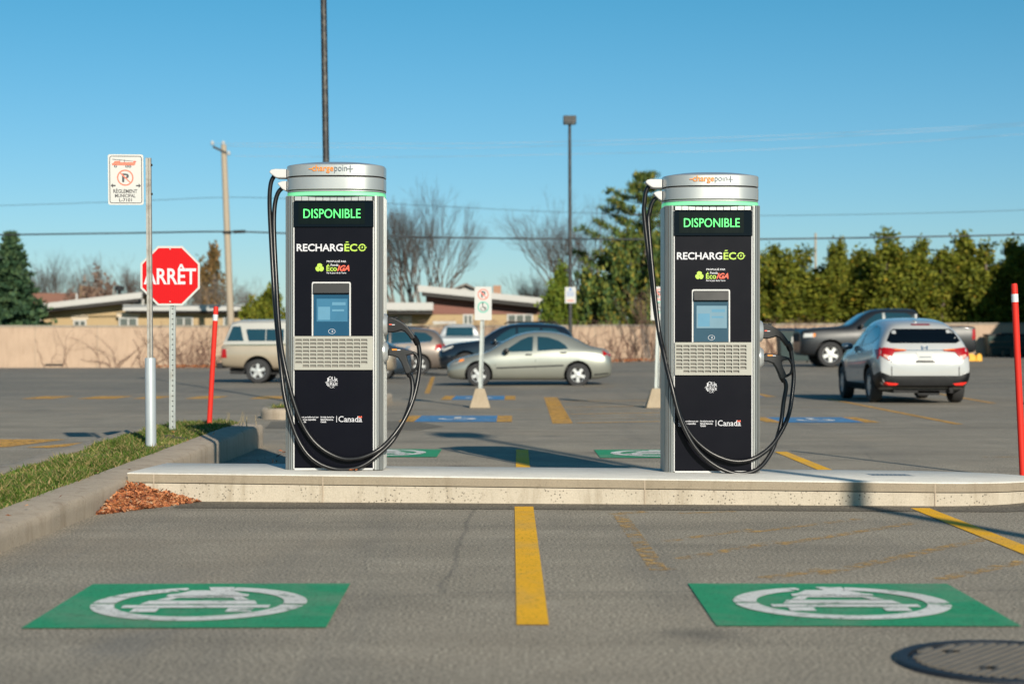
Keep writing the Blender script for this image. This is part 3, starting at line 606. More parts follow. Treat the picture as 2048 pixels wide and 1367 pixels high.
    for k, s_ in enumerate(('Financé partiellement par', 'Ressources naturelles', 'Canada')): text_on(mb, s_, u_(600), u_((641, 635.5, 616)[k]), v_(836.2 + k * 4.4), v_(832.4 + k * 4.4), Y1, .025)
    for k, s_ in enumerate(('Partially funded by', 'Natural Resources', 'Canada')): text_on(mb, s_, u_(644.8), u_((672, 670, 656)[k]), v_(836.2 + k * 4.4), v_(832.4 + k * 4.4), Y1, .025)
    flat(mb, [[(u_(676.3), v_(844.2)), (u_(677.4), v_(844.2)), (u_(677.4), v_(831.8)), (u_(676.3), v_(831.8))]], Y1)
    text_on(mb, 'Canada', u_(680.8), u_(727.5), v_(843.6), v_(832), Y1, .004)
    flat(mb, [[(u_(x), v_(843.6)), (u_(x + 3.2), v_(843.6)), (u_(x + 3.2), v_(842.9)), (u_(x), v_(842.9))] for x in (697, 702, 719, 725)], Y1 - .0004); mb.build('lettering', m_lwhite, lp)
    mb = MB(); flat(mb, [[(u_(720.5), v_(835.3)), (u_(722.6), v_(835.3)), (u_(722.6), v_(832)), (u_(720.5), v_(832))], [(u_(725.2), v_(835.3)), (u_(727.3), v_(835.3)), (u_(727.3), v_(832)), (u_(725.2), v_(832))], [(u_(723), v_(834.5)), (u_(723.9), v_(832.2)), (u_(724.8), v_(834.5)), (u_(723.9), v_(835.3))]], Y1); mb.build('flag', m_lred, lp)
    # swing arms, cables, holsters, connectors
    def pxy(l): return [(u_(a_), y_, v_(b_)) for a_, b_, y_ in l]
    arm1 = [(571.5, 337), (548, 336.6), (540, 338), (535.4, 342.5), (539, 347), (548, 353.5), (553, 355), (571.5, 355.2)]
    arm2 = [(571.5, 361), (562, 361.5), (556, 363.6), (551.8, 366), (556, 371), (563, 378), (568, 380.5), (571.5, 381.5)]
    for a_, yc in ((arm1, .20), (arm2, .20)): MB().prism([(u_(x), v_(y)) for x, y in a_], yc - .055, yc + .055).build('cable_arm', m_whiteplas, t, bevel=.008)
    A = [(564, 372, .20), (553, 382, .2), (546, 404, .2), (544, 440, .19), (546, 490, .17), (551, 560, .13), (558, 640, .06), (567, 700, -.005), (579, 752, -.045), (592, 800, -.055), (609, 845, -.055), (630, 878, -.055), (655, 900, -.055), (685, 914, -.055), (712, 916, -.055), (738, 910, -.05), (765, 896, -.03), (790, 871, .02), (812, 838, .06), (828, 800, .10), (837, 762, .13), (841, 725, .15), (839.5, 700, .155), (837, 688, .155)]
    B_ = [(544, 350, .20), (538, 362, .2), (535, 385, .2), (535, 420, .2), (538, 475, .19), (543, 545, .16), (550, 620, .11), (559, 690, .04), (567, 745, -.02), (574, 790, -.05), (585, 832, -.065), (600, 873, -.07), (620, 905, -.075), (645, 925, -.075), (675, 935.5, -.07), (705, 936, -.065), (730, 929, -.055), (757, 911, -.03), (785, 885, .02), (805, 852, .06), (820, 815, .09), (826.5, 785, .11), (826, 765, .12), (822, 750, .12)]
    if paths: A, B_ = A[:4] + [(a_, b_, y_) for a_, b_, y_ in paths[0]] + A[-1:], B_[:4] + [(a_, b_, y_) for a_, b_, y_ in paths[1]] + B_[-2:]
    for c_ in (A, B_): mb = MB(); mb.tube(spline(pxy(c_), 6), .0162, 14); mb.build('cable', m_rubber, t, 60)
    for (cx, cy, hz2, x0, x1, yc) in ((768, 650.5, 25, 757, 777, .11), (770, 704.5, 22, 762, 778, .10)):
        h_ = hz2 * KC; Mx = Matrix.Translation((0, yc, v_(cy))) @ Matrix.Rotation(R(90), 4, 'Y')
        mb = MB(); mb.lathe([(h_ * .55, u_(x0)), (h_, u_(x0 + 2)), (h_ * 1.0, u_(x0 + 9)), (h_ * .93, u_(x0 + 11)), (h_ * .86, u_(x1 - 3)), (h_ * .72, u_(x1)), (h_ * .6, u_(x1 - 3))], 32, Mx, sy=.8); mb.build('holster', m_silver, t, 35)
    c1_ = [(774, 638), (777, 634.5), (784, 634.5), (796, 639.5), (808, 646.5), (819, 656), (828, 668), (833, 677), (825, 682), (818, 672), (811, 664.5), (804, 661.5), (797, 664), (788, 666), (779, 665.5), (774, 663)]
    mb = MB(); mb.prism([(u_(x), v_(y)) for x, y in c1_], .085, .155); cn = mb.build('connector', m_black, t, bevel=.011)
    mb = MB(); mb.tube(pxy([(829, 674, .125), (833, 681, .14), (836.5, 689, .152)]), [.020, .0235, .0215], 16); mb.build('cuff', m_black, cn, 50)
    mb = MB(); mb.box(u_(780), u_(785.5), .0835, .0848, v_(650.6), v_(648.8)); mb.build('marking', m_lred, cn); MB().box(u_(785.7), u_(791.5), .0835, .0848, v_(651), v_(649.6)).build('marking', m_lwhite, cn)
    MB().box(u_(789), u_(796), .105, .135, v_(638.5), v_(634.5), M=None).build('latch', m_black, cn, bevel=.003)
    c2_ = [(778, 699), (784, 695.5), (800, 698), (815, 700.5), (828, 703.5), (829, 709), (822, 710.5), (815, 712), (818, 724), (824, 737), (826, 743), (821, 748.5), (813, 748.5), (809, 738), (804, 726), (798, 717), (788, 713), (778, 712)]
    mb = MB(); mb.prism([(u_(x), v_(y)) for x, y in c2_], .075, .145); cn = mb.build('connector', m_dgrey, t, bevel=.009)
    mb = MB(); mb.tube(spline(pxy([(826, 706, .11), (833, 709, .11), (837.5, 718, .11), (838, 728, .11), (834, 738, .11), (824, 743.5, .11)]), 4), .0105, 10); mb.build('trigger_guard', m_black, cn, 50)
    mb = MB(); mb.tube(pxy([(816, 745, .11), (819, 749, .115), (821.5, 754, .118)]), [.020, .019, .018], 14); mb.build('cuff', m_black, cn, 50)
    MB().box(u_(786), u_(796), .0732, .0748, v_(701.6), v_(698.6)).build('marking', m_lorange, cn); MB().box(u_(796.4), u_(803), .0732, .0748, v_(701.6), v_(699.8)).build('marking', m_lwhite, cn)
    return t, scr, s2
ch1, scr1, win1 = charger('charging station beside the grass planter, deep blue touchscreen, left of the yellow bay line', (PX(667.5, 12.2), 12.2, ih(-1.27, 12.2) - .001))
def zp(l): return [(1250 + x / 3.797 - 749, 620 + z / 3.797 - 7, y) for x, z, y in l]     # the right unit's cables hang lower
alt = (zp([(228, 100, .10), (262, 300, .03), (300, 480, -.02), (340, 630, -.05), (390, 800, -.06), (470, 945, -.06), (580, 1052, -.06), (700, 1118, -.06), (830, 1146, -.06), (960, 1122, -.045), (1090, 1040, .0), (1180, 930, .05), (1250, 790, .09), (1285, 620, .13), (1298, 470, .15)]),
       zp([(190, -200, .17), (212, 0, .14), (240, 180, .08), (280, 400, .0), (322, 580, -.05), (366, 760, -.07), (420, 905, -.08), (500, 1040, -.085), (600, 1140, -.085), (720, 1210, -.085), (850, 1240, -.08), (985, 1205, -.05), (1080, 1110, .0), (1145, 990, .05), (1190, 850, .09), (1212, 700, .11)]))
ch2, scr2, win2 = charger('charging station nearer the rounded island end, with a paler slate touchscreen', (PX(1426, 12.3), 12.3, ih(1.43, 12.3) - .004), alt)
ch2.scale = (.985, .985, .989); ch1.scale = (1, 1, 1.006)
for c_ in ch2.children:
    if c_.name.startswith('terminal'):
        for d_ in c_.children:
            if d_.name.startswith('touchscreen'): d_.data = d_.data.copy(); d_.data.materials[0] = m_scrB
            if d_.name.startswith('screen_window'): d_.data = d_.data.copy(); d_.data.materials[0] = m_scrB2
for x, y, r_, lab in ((PX(703, 12.1), 12.10, 20, 'dry orange leaf flat against the foot of the left charging station'), (PX(712, 12.06), 12.07, 80, 'second dry leaf just in front of the one at the charger foot')):
    mb = MB(); L = [(-.020, 0, 0), (-.004, -.012, .004), (.010, -.010, .002), (.024, 0, .008), (.008, .012, .003), (-.006, .010, .006)]
    mb.add([Matrix.Rotation(R(r_), 3, 'Z') @ Vector(p) for p in L] + [Vector((0, 0, -.004))], [(i, (i + 1) % 6, 6) for i in range(6)])
    o = mb.build('fallen_leaf', m_leaf, None, loc=(x, y, ih(x, y) + .010)); tag(o, lab, 'leaf', 'leaves by the charger foot')

# ------------------------------------------------------------------ signs, markers and poles
def octo(r, cx, cz): return [(cx + r * math.cos(R(22.5 + 45 * i)), cz + r * math.sin(R(22.5 + 45 * i))) for i in range(8)]
def rrect(x0, x1, z0, z1, r, n=4):
    return [(cx + r * math.cos(R(a0 + 90 * i / n)), cz + r * math.sin(R(a0 + 90 * i / n))) for cx, cz, a0 in ((x1 - r, z0 + r, -90), (x1 - r, z1 - r, 0), (x0 + r, z1 - r, 90), (x0 + r, z0 + r, 180)) for i in range(n + 1)]
def frame2(x0, x1, z0, z1, r, w):
    a_, b_ = rrect(x0, x1, z0, z1, r), rrect(x0 + w, x1 - w, z0 + w, z1 - w, max(.002, r - w)); n = len(a_)
    return [[a_[i], a_[(i + 1) % n], b_[(i + 1) % n], b_[i]] for i in range(n)]
# stop sign
Ys = 16.6; ss = F / Ys; t = thing('stop_sign', 'red octagonal sign with white word on a galvanised channel post', 'stop sign', (PX(345, Ys), Ys, .23), ry=0)
zz = lambda py: PZ(py, Ys) - .23; xx = lambda px: (px - 345) / ss
mb = MB(); w = .030
mb.box(-w, -w + .013, -.012, .012, -.1, zz(498)); mb.box(w - .013, w, -.012, .012, -.1, zz(498)); mb.box(-w + .0132, w - .0132, .006, .013, -.1, zz(498)); post = mb.build('post', m_galv, t)
mb = MB()
for i in range(26): mb.box(-.0055, .0055, .004, .0058, .05 + i * .05, .062 + i * .05)
stuff(mb.build('bolt_hole', m_dark, post))
cz_ = zz(551.5); cx_ = xx(341); ro = 59.5 / ss / math.cos(R(22.5))
plate = MB().prism(octo(ro, cx_, cz_), -.0165, -.0125).build('sign_plate', m_signw, t)
m2, t2, b2 = nodes('red_sheeting'); wv = N(t2, 'ShaderNodeTexWave', wave_type='BANDS', bands_direction='X'); wv.inputs['Scale'].default_value = 16; t2.links.new(coords(t2), wv.inputs['Vector'])
t2.links.new(mixc(t2, ramp(t2, wv.outputs['Fac'], [(.0, 0), (.25, 1)]).outputs[0], (.38, .005, .007), (.54, .007, .010)), b2.inputs['Base Color']); b2.inputs['Roughness'].default_value = .6; b2.inputs['Specular IOR Level'].default_value = .12
MB().prism(octo(ro - .022, cx_, cz_), -.0175, -.0166).build('red_face', m2, plate)
mb = MB(); text_on(mb, 'ARRÊT', xx(288), xx(393), zz(568.5), zz(528), -.0182, .022); mb.build('lettering', m_lwhite, plate)
for py in (498, 603): mb = MB(); mb.lathe([(.009, 0), (.007, .006)], 12, Matrix.Translation((xx(341), -.0176, zz(py))) @ Matrix.Rotation(R(90), 4, 'X')); mb.build('bolt', m_galv, plate)
# municipal no-parking sign
Yn = 14.7; sn = F / Yn; t = thing('no_parking_sign', 'white fire lane no parking plate on a tall pole in a grey steel sleeve', 'parking sign', (PX(302, Yn), Yn, .22), ry=-.5)
zz = lambda py: PZ(py, Yn) - .22; xx = lambda px: (px - 302) / sn
mb = MB(); mb.lathe([(.046, -.1), (.046, zz(717)), (.043, zz(715.3)), (.03, zz(715.2))], 24); mb.build('sleeve', m_galv2, t, 40)
mb = MB(); w = .021; mb.box(-w, -w + .02, -.022, .022, zz(722), zz(316)); mb.box(w - .012, w, -.018, .022, zz(722), zz(316)); mb.box(-w + .0202, w - .0122, -.002, .022, zz(722), zz(316)); post = mb.build('post', m_rusty, t)
for py in (330, 388): MB().box(.021, .032, -.012, .012, zz(py + 2), zz(py - 2)).build('bolt', m_dark, post)
mb = MB(); fp = thing; Mp = Matrix.Rotation(R(14), 4, 'Z')
plate = MB().prism(rrect(-.150, .150, 0, .436, .018), -.002, .002).build('sign_plate', m_signw, t, loc=None)
plate.location = (xx(258), -.034, zz(410)); plate.rotation_euler = (0, R(0), R(9))
sc = .30 / 68; X0 = lambda px: (px - 256.5) * sc; Z0 = lambda py: (409 - py) * sc * .975
mb = MB(); flat(mb, frame2(-.137, .137, .014, .422, .02, .006), -.0028)
text_on(mb, 'RÈGLEMENT', X0(232.5), X0(278.5), Z0(385.3), Z0(375.8), -.0028, .022); text_on(mb, 'MUNICIPAL', X0(235.5), X0(275), Z0(394.2), Z0(387.0), -.0028, .022); text_on(mb, 'L-7101', X0(243.5), X0(268), Z0(402.6), Z0(395.8), -.0028, .022)
text_on(mb, 'P', X0(249.5), X0(262.5), Z0(363.3), Z0(346), -.0028, .03)
for s_ in (-1, 1): flat(mb, [[(X0(256.5) + s_ * x, Z0(y)) for x, y in q] for q in ([(.086, 371.8), (.110, 371.8), (.110, 369), (.086, 369)], [(.108, 374.8), (.128, 370.4), (.108, 366)])], -.0028)
flat(mb, [[(X0(231), Z0(317)), (X0(277), Z0(321.8)), (X0(277), Z0(322.6)), (X0(231), Z0(318.2))]] + [[(X0(x), Z0(326)), (X0(x + 1), Z0(326)), (X0(x + 1), Z0(318.8)), (X0(x), Z0(318))] for x in (245, 254)], -.0028)
for x in (237, 258.5, 264.5): flat(mb, ring2(X0(x), Z0(331.5), .006, .0125, n=14), -.0034)
mb.build('lettering', m_lblack, plate)
mb = MB(); flat(mb, ring2(X0(255.5), Z0(354.5), .058, .070, n=36), -.0030); a0 = R(-45)
flat(mb, [[(X0(255.5) + r_ * math.cos(a0) - o_ * math.sin(a0), Z0(354.5) + r_ * math.sin(a0) + o_ * math.cos(a0)) for r_, o_ in ((-.06, -.005), (.06, -.005), (.06, .005), (-.06, .005))]], -.0032)
flat(mb, [[(X0(231), Z0(330)), (X0(273), Z0(330)), (X0(275), Z0(327)), (X0(276), Z0(320.5)), (X0(272), Z0(320.5)), (X0(271), Z0(323.5)), (X0(245), Z0(323.5)), (X0(245), Z0(321)), (X0(236), Z0(321)), (X0(233), Z0(325)), (X0(230), Z0(326))]], -.0026)
mb.build('red_print', M('print_vermilion', (.80, .13, .07), .5, 0, .1), plate)
# red snow markers
def marker(label, bx, by, bz, h, d, ry, rx=0):
    t = thing('plastic_marker', label, 'marker post', (bx, by, bz), 0, 'red plastic markers', rx, ry); r_ = d / 2
    mb = MB(); mb.lathe([(r_, -.06), (r_, h * .9), (r_ * .98, h - .02), (r_ * .8, h)], 20); p = mb.build('post', m_marker, t, 40)
    mb = MB(); mb.lathe([(r_ + .0015, h - .15), (r_ + .0015, h - .085)], 20); mb.build('reflective_band', m_reflect, t, 40)
marker('red plastic marker leaning on the planter tip behind the stop sign', PX(418, 17.9), 17.9, .2, 1.29, .053, 3.3)
marker('red plastic marker behind the rounded end of the concrete island', PX(2046, 13.75), 13.75, 0, 1.58, .053, -2.6)
# accessible parking signs standing in concrete feet
def foot_sign(label, px, group):
    Yb = 29.4; sb = F / Yb; t = thing('accessible_parking_sign', label, 'parking sign', (PX(px, Yb), Yb, 0), 0, group); zz = lambda py: PZ(py, Yb)
    mb = MB(); w0, w1, h_ = .18, .078, .335; mb.loft([[(-w, -w * .9, z), (w, -w * .9, z), (w, w * .9, z), (-w, w * .9, z)] for w, z in ((w0, 0), (w0 - .004, .02), (w1, h_))]); mb.build('concrete_foot', m_base, t, bevel=.012)
    mb = MB(); M_ = Matrix.Rotation(R(1.6), 4, 'Y'); mb.box(-.036, -.024, -.02, .02, .3, 1.95, M=M_); mb.box(.024, .036, -.02, .02, .3, 1.95, M=M_); mb.box(-.0238, .0238, .01, .02, .3, 1.95, M=M_); mb.build('post', m_galv, t)
    cx = .055; z0, z1 = zz(640), zz(573)
    pl = MB().prism(rrect(cx - .147, cx + .147, z0, z1, .015), -.026, -.0215).build('sign_plate', m_signw, t)
    cz1, cz2 = z1 - .135, z1 - .355
    mb = MB(); text_on(mb, 'P', cx - .032, cx + .040, cz1 - .055, cz1 + .055, -.0270, .03); flat(mb, ring2(cx, cz2 - .02, .036, .047, 150, 400, 16) + [[(cx - .015, cz2 - .01), (cx + .0, cz2 - .01), (cx + .0, cz2 + .05), (cx - .015, cz2 + .05)], [(cx, cz2), (cx + .05, cz2 - .05), (cx + .065, cz2 - .045), (cx + .01, cz2 + .012)]] + ring2(cx - .008, cz2 + .066, 0, .014, n=10), -.0270); mb.build('lettering', m_lblack, pl)
    mb = MB(); flat(mb, ring2(cx, cz1, .080, .095), -.0272); a0 = R(-45); flat(mb, [[(cx + r_ * math.cos(a0) - o_ * math.sin(a0), cz1 + r_ * math.sin(a0) + o_ * math.cos(a0)) for r_, o_ in ((-.082, -.007), (.082, -.007), (.082, .007), (-.082, .007))]], -.0274); mb.build('red_print', m_lred, pl)
    mb = MB(); flat(mb, ring2(cx, cz2, .080, .097), -.0272); mb.build('green_print', m_lgreen, pl)
foot_sign('accessible parking sign in a concrete foot in front of the silver sedan', 960, 'accessible parking signs')
foot_sign('accessible parking sign half hidden behind the cables of the right charging station', 1312, 'accessible parking signs')
# lamp poles
def lamp(label, x, y, z, h, r0, r1, ry=0, rx=0, heads=1, rz=0):
    t = thing('lamp_pole', label, 'lamp post', (x, y, z), 0, None, rx, ry)
    mb = MB(); mb.lathe([(r0 * 1.9, 0), (r0 * 1.9, .03), (r0, .035), (r1, h)], 16); mb.build('pole', m_pole, t, 40)
    for k in range(heads):
        c_ = 0 if heads == 1 else (-.55 + 1.1 * k)
        hd = MB().box(c_ - .26, c_ + .26, -.32, .26, h + .12, h + .42).build('lamp_head', m_pole, t, bevel=.02)
        MB().box(c_ - .2, c_ + .2, -.26, .2, h + .10, h + .119).build('lens', m_clear, hd)
    MB().box((-.6 if heads > 1 else -.06), (.6 if heads > 1 else .06), -.04, .04, h, h + .118).build('bracket', m_pole, t); return t
lamp('tall dark lamp pole rising behind the left charging station out of frame', -3.13, 29.2, .17, 11.0, .060, .050, -.9)
lp_ = lamp('dark lamp pole with a square head beyond the parked cars', PX(1141, 69), 69, gz(2.37, 69), 9.75, .085, .06, -.2)
z1 = PZ(574, 69) - gz(2.37, 69); z0 = PZ(606, 69) - gz(2.37, 69)
pl = MB().box(-.215, .225, -.125, -.11, z0, z1).build('notice_plate', m_signw, lp_)
mb = MB(); mb.box(-.05, .06, -.130, -.1255, z1 - .14, z1 - .04, 0)
for i in range(3): mb.box(-.15, .16, -.130, -.1255, z1 - .22 - i * .07, z1 - .19 - i * .07, 0)
mb.build('blue_print', m_lblue, pl); MB().box(-.13, .14, -.130, -.1255, z0 + .08, z0 + .12).build('red_print', m_lred, pl)
lamp('lamp pole beyond the right edge casting the long shadow', 5.85, .55, 0, 8.2, .085, .06, 0, 0, 1)
# wooden utility pole and the lines
Yu = 90; t = thing('utility_pole', 'weathered wooden utility pole with white insulators behind the bungalow', 'utility pole', (PX(465, Yu), Yu, 0), ry=-2.3)
hU = PZ(290, Yu); mb = MB(); mb.lathe([(.20, 0), (.15, hU)], 14); mb.build('pole', m_wood, t, 40)
mb = MB(); mb.box(-.62, .15, -.17, -.06, hU - .42, hU - .30, M=Matrix.Translation((0, 0, hU - .36)) @ Matrix.Rotation(R(28), 4, 'Y') @ Matrix.Translation((0, 0, -hU + .36))); mb.build('crossarm', m_pole, t)
for x, z in ((-.58, hU + .02), (.0, hU), (.26, hU - .55)): mb = MB(); mb.lathe([(.05, z), (.11, z + .05), (.06, z + .1), (.10, z + .15), (.04, z + .22)], 12, Matrix.Translation((x, -.05, 0))); mb.build('insulator', m_whiteplas, t, 40)
z_ = PZ(464, Yu); mb = MB(); mb.box(.35, .98, -.2, -.05, z_ - .09, z_ + .07); mb.build('splice_case', m_dark, t); MB().box(-.2, .2, -.22, .2, z_ - .08, z_ + .05).build('clamp', m_dark, t)
t = thing('utility_pole', 'slim grey utility pole standing far behind the cedar row', 'utility pole', (PX(1631, 150), 150, 0)); mb = MB(); mb.lathe([(.13, 0), (.09, PZ(466, 150))], 10); mb.build('pole', m_wood, t)
def wire(label, pts, r, mat, Y=90):
    mb = MB(); mb.tube(spline([P(a_, b_, Y) for a_, b_ in pts], 8), r, 6); tag(mb.build('overhead_wire', mat, None, 60), label, 'power line')
wire('thick dark overhead cable crossing the whole sky low down', [(-300, 474), (0, 469.5), (250, 466), (455, 463), (620, 468), (800, 473), (1050, 477), (1300, 478.5), (1520, 478), (1800, 474), (2048, 469), (2400, 460)], .042, m_wire)
wire('thin dark wire left of the wooden pole above the thick cable', [(-300, 420), (0, 411), (250, 403), (452, 394.5), (620, 399), (800, 408), (1050, 421), (1250, 428), (1520, 431), (1800, 427), (2048, 420), (2400, 405)], .012, m_wire)
wire('uppermost of the pale sagging wires at upper right', [(430, 287), (700, 287), (900, 287), (1100, 284), (1500, 273), (1800, 260), (2048, 246), (2400, 224)], .007, m_wirel)
wire('pale wire just below the uppermost one at upper right', [(455, 292), (700, 295), (900, 296), (1100, 292), (1500, 281), (1800, 266), (2048, 251), (2400, 228)], .007, m_wirel)
wire('lowest of the pale sagging wires at upper right', [(470, 312), (700, 314), (900, 313), (1100, 309), (1500, 300), (1800, 285), (2048, 268), (2400, 245)], .007, m_wirel)

# ------------------------------------------------------------------ vehicles
def patch(bvh, poly, view, off=.006, step=.1, rim=.012):
    n = len(poly); pts = []
    for i in range(n):
        a_, b_ = Vector(poly[i]), Vector(poly[(i + 1) % n]); k = max(1, int((b_ - a_).length / step))
        pts += [a_ + (b_ - a_) * j / k for j in range(k)]
    m_ = len(pts); edges = [(i, (i + 1) % m_) for i in range(m_)]
    us = [p.x for p in pts]; vs = [p.y for p in pts]
    def inside(x, y):
        c = False
        for i in range(n):
            (x1, y1), (x2, y2) = poly[i], poly[i - 1]
            if (y1 > y) != (y2 > y) and x < (x2 - x1) * (y - y1) / (y2 - y1) + x1: c = not c
        return c
    x = min(us) + step / 2
    while x < max(us):
        y = min(vs) + step / 2
        while y < max(vs):
            if inside(x, y) and min((Vector((x, y)) - p).length for p in pts) > step * .35: pts.append(Vector((x, y)))
            y += step
        x += step
    v2, e2, f2, *_ = geometry.delaunay_2d_cdt(pts, edges, [], 1, 1e-5)
    org, d = {'L': (lambda u, v: Vector((u, 4, v)), Vector((0, -1, 0))), 'R': (lambda u, v: Vector((u, -4, v)), Vector((0, 1, 0))),
              'B': (lambda u, v: Vector((-6, u, v)), Vector((1, 0, 0))), 'F': (lambda u, v: Vector((6, u, v)), Vector((-1, 0, 0))), 'T': (lambda u, v: Vector((u, v, 5)), Vector((0, 0, -1)))}[view]
    top = []; bot = []
    for p in v2:
        h = bvh.ray_cast(org(p.x, p.y), d)
        if h[0] is None:
            q = bvh.find_nearest(org(p.x, p.y) + d * 3.2); h = q
        top.append(h[0] - d * off); bot.append(h[0] + d * rim)
    cnt = {}
    for f in f2:
        for i in range(len(f)): e_ = (f[i], f[(i + 1) % len(f)]); cnt[tuple(sorted(e_))] = cnt.get(tuple(sorted(e_)), []) + [e_]
    mb = MB(); k = len(top); fs = [list(f) for f in f2]
    for es in cnt.values():
        if len(es) == 1: a_, b_ = es[0]; fs.append([b_, a_, a_ + k, b_ + k])
    return mb.add(top + bot, fs)
def finish(mesh_ob, mods):
    dg = bpy.context.evaluated_depsgraph_get(); me = bpy.data.meshes.new_from_object(mesh_ob.evaluated_get(dg)); return me
class Car:
    def __init__(s, name, label, cat, loc, rz, wb, W_, wr, st, paint_, arch=None, group=None, tw=.21):
        s.t = thing(name, label, cat, loc, rz, group); s.wb = wb; s.W = W_; s.paint = paint_
        s.x = lambda d: wb / 2 - d
        rings = []
        for (d, zl, zb, zt, wl, wm, wbt, wt) in st:
            k = W_ / 2; half = [(wl * .8, zl), (wl, zl + .05), (wm, zl + (zb - zl) * .42), (wm * .995, zl + (zb - zl) * .78), (wbt, zb), ((wbt + wt) / 2 + .02, (zb + zt) / 2), (wt, zt - (zt - zb) * .10), (wt * .72, zt - .004)]
            ring = [(s.x(d), 0, zl)] + [(s.x(d), y * k, z) for y, z in half] + [(s.x(d), 0, zt + .012)] + [(s.x(d), -y * k, z) for y, z in half[::-1]]
            rings.append(ring)
        mb = MB(); mb.loft(rings); b = mb.build('body', paint_)
        sub = b.modifiers.new('s', 'SUBSURF'); sub.levels = sub.render_levels = 2
        me = finish(b, None); bm = bmesh.new(); bm.from_mesh(me); s.bvh = BVHTree.FromBMesh(bm); bm.free()
        cut = MB(); ar = arch or wr + .055
        for d in (0, wb):
            for sg in (-1, 1):
                cut.lathe([(ar, 0), (ar, .42)], 32, Matrix.Translation((s.x(d), sg * (W_ / 2 + .12), wr + .01)) @ Matrix.Rotation(R(90 * sg), 4, 'X'))
        c = cut.build('cutter', m_dark); bo = b.modifiers.new('b', 'BOOLEAN'); bo.object = c; bo.operation = 'DIFFERENCE'; bo.solver = 'EXACT'; bo.material_mode = 'TRANSFER'
        me2 = finish(b, None); bpy.data.objects.remove(b); bpy.data.objects.remove(c)
        me2.polygons.foreach_set('use_smooth', [True] * len(me2.polygons)); me2.set_sharp_from_angle(angle=R(38)); me2.name = 'body'
        s.body = link('body', me2, s.t)
        if ar > 0:
            for d in (0, wb):
                for sg in (-1, 1): s.wheel(s.x(d), sg, wr, tw)
    def wheel(s, x, sg, r, tw):
        Mx = Matrix.Translation((x, sg * (s.W / 2 - .012), r)) @ Matrix.Rotation(R(-90 * sg), 4, 'X')
        mb = MB(); mb.lathe([(r * .62, -.01), (r * .66, 0), (r * .93, -.006), (r * .985, -.03), (r, -.06), (r, -tw + .04), (r * .95, -tw), (r * .6, -tw)], 36, Mx, closed=True); w = mb.build('wheel', m_tyre, s.t, 35)
        mb = MB(); mb.lathe([(r * .655, -.004), (r * .66, -.012), (r * .58, -.03), (r * .58, -.10)], 32, Mx, closed=True)
        for i in range(5):
            a_ = R(90 + 72 * i); Mr = Mx @ Matrix.Rotation(a_, 4, 'Z'); q = [(.1 * r, -.05 * r * 3), (.60 * r, -.085 * r * 1.4), (.60 * r, .085 * r * 1.4), (.1 * r, .05 * r * 3)]
            mb.add([Mr @ Vector((u, v, z)) for z in (-.045, -.016) for u, v in q], [(0, 1, 2, 3), (4, 7, 6, 5), (0, 4, 5, 1), (1, 5, 6, 2), (2, 6, 7, 3), (3, 7, 4, 0)])
        mb.lathe([(r * .19, -.05), (r * .19, -.008), (r * .1, -.004)], 16, Mx); mb.build('rim', m_rim, w, 35)
        mb = MB(); mb.lathe([(r * .585, -.075), (r * .585, -.055)], 24, Mx); mb.build('brake', m_dark, w)
    def p(s, name, poly, view, mat, off=.006, parent=None, step=.1): 
        if view in 'LRT': poly = [(s.x(d), z) for d, z in poly]
        return patch(s.bvh, poly, view, off, step).build(name, mat, parent or s.t, 40)
    def both(s, name, poly, mat, off=.006, step=.1): return [s.p(name, poly, v, mat, off, None, step) for v in 'LR']
    def sym(s, name, poly, view, mat, off=.006, step=.1): return [s.p(name, [(y * g, z) for y, z in poly], view, mat, off, None, step) for g in (1, -1)]
    def seam(s, pts, w=.012):
        for a_, b_ in zip(pts, pts[1:]):
            a_, b_ = Vector(a_), Vector(b_); n_ = Vector((-(b_ - a_).y, (b_ - a_).x)).normalized() * w / 2
            s.both('door_seam', [tuple(q) for q in (a_ - n_, b_ - n_, b_ + n_, a_ + n_)], m_dark, .002, .2)
    def mirror(s, d, z, y, mat):
        for sg in (-1, 1):
            mb = MB(); mb.lathe([(.02, -.11), (.07, -.09), (.085, 0), (.07, .09), (.02, .11)], 12, Matrix.Translation((s.x(d), sg * (y + .08), z)) @ Matrix.Rotation(R(90), 4, 'X'), sy=.8); m_ = mb.build('wing_mirror', mat, s.t, 50)
def car_paint(name, col, metal=.0, rough=.28): return M(name, col, rough, metal, .05, 1.5, coat=.8)
# ---- silver sedan and its two dark relatives
SED = [(-.84, .30, .50, .54, .50, .60, .55, .50), (-.80, .22, .55, .62, .72, .84, .74, .62), (-.62, .18, .62, .72, .86, .96, .86, .72), (-.2, .17, .74, .83, .94, 1, .92, .80), (.22, .17, .83, .91, .95, 1, .94, .84), (.34, .17, .86, .98, .95, 1, .94, .80),
       (.62, .17, .88, 1.17, .95, 1, .94, .70), (1.0, .17, .90, 1.38, .95, 1, .94, .66), (1.45, .17, .92, 1.46, .95, 1, .95, .66), (1.9, .17, .94, 1.455, .95, 1, .95, .66), (2.3, .17, .96, 1.38, .95, 1, .94, .66), (2.65, .17, .98, 1.20, .94, 1, .93, .68), (2.92, .18, .97, 1.04, .93, .99, .90, .74),
       (3.15, .20, .95, 1.01, .90, .97, .87, .76), (3.36, .24, .90, .98, .86, .93, .83, .72), (3.46, .28, .72, .80, .74, .82, .74, .62), (3.48, .36, .55, .60, .6, .68, .64, .5)]
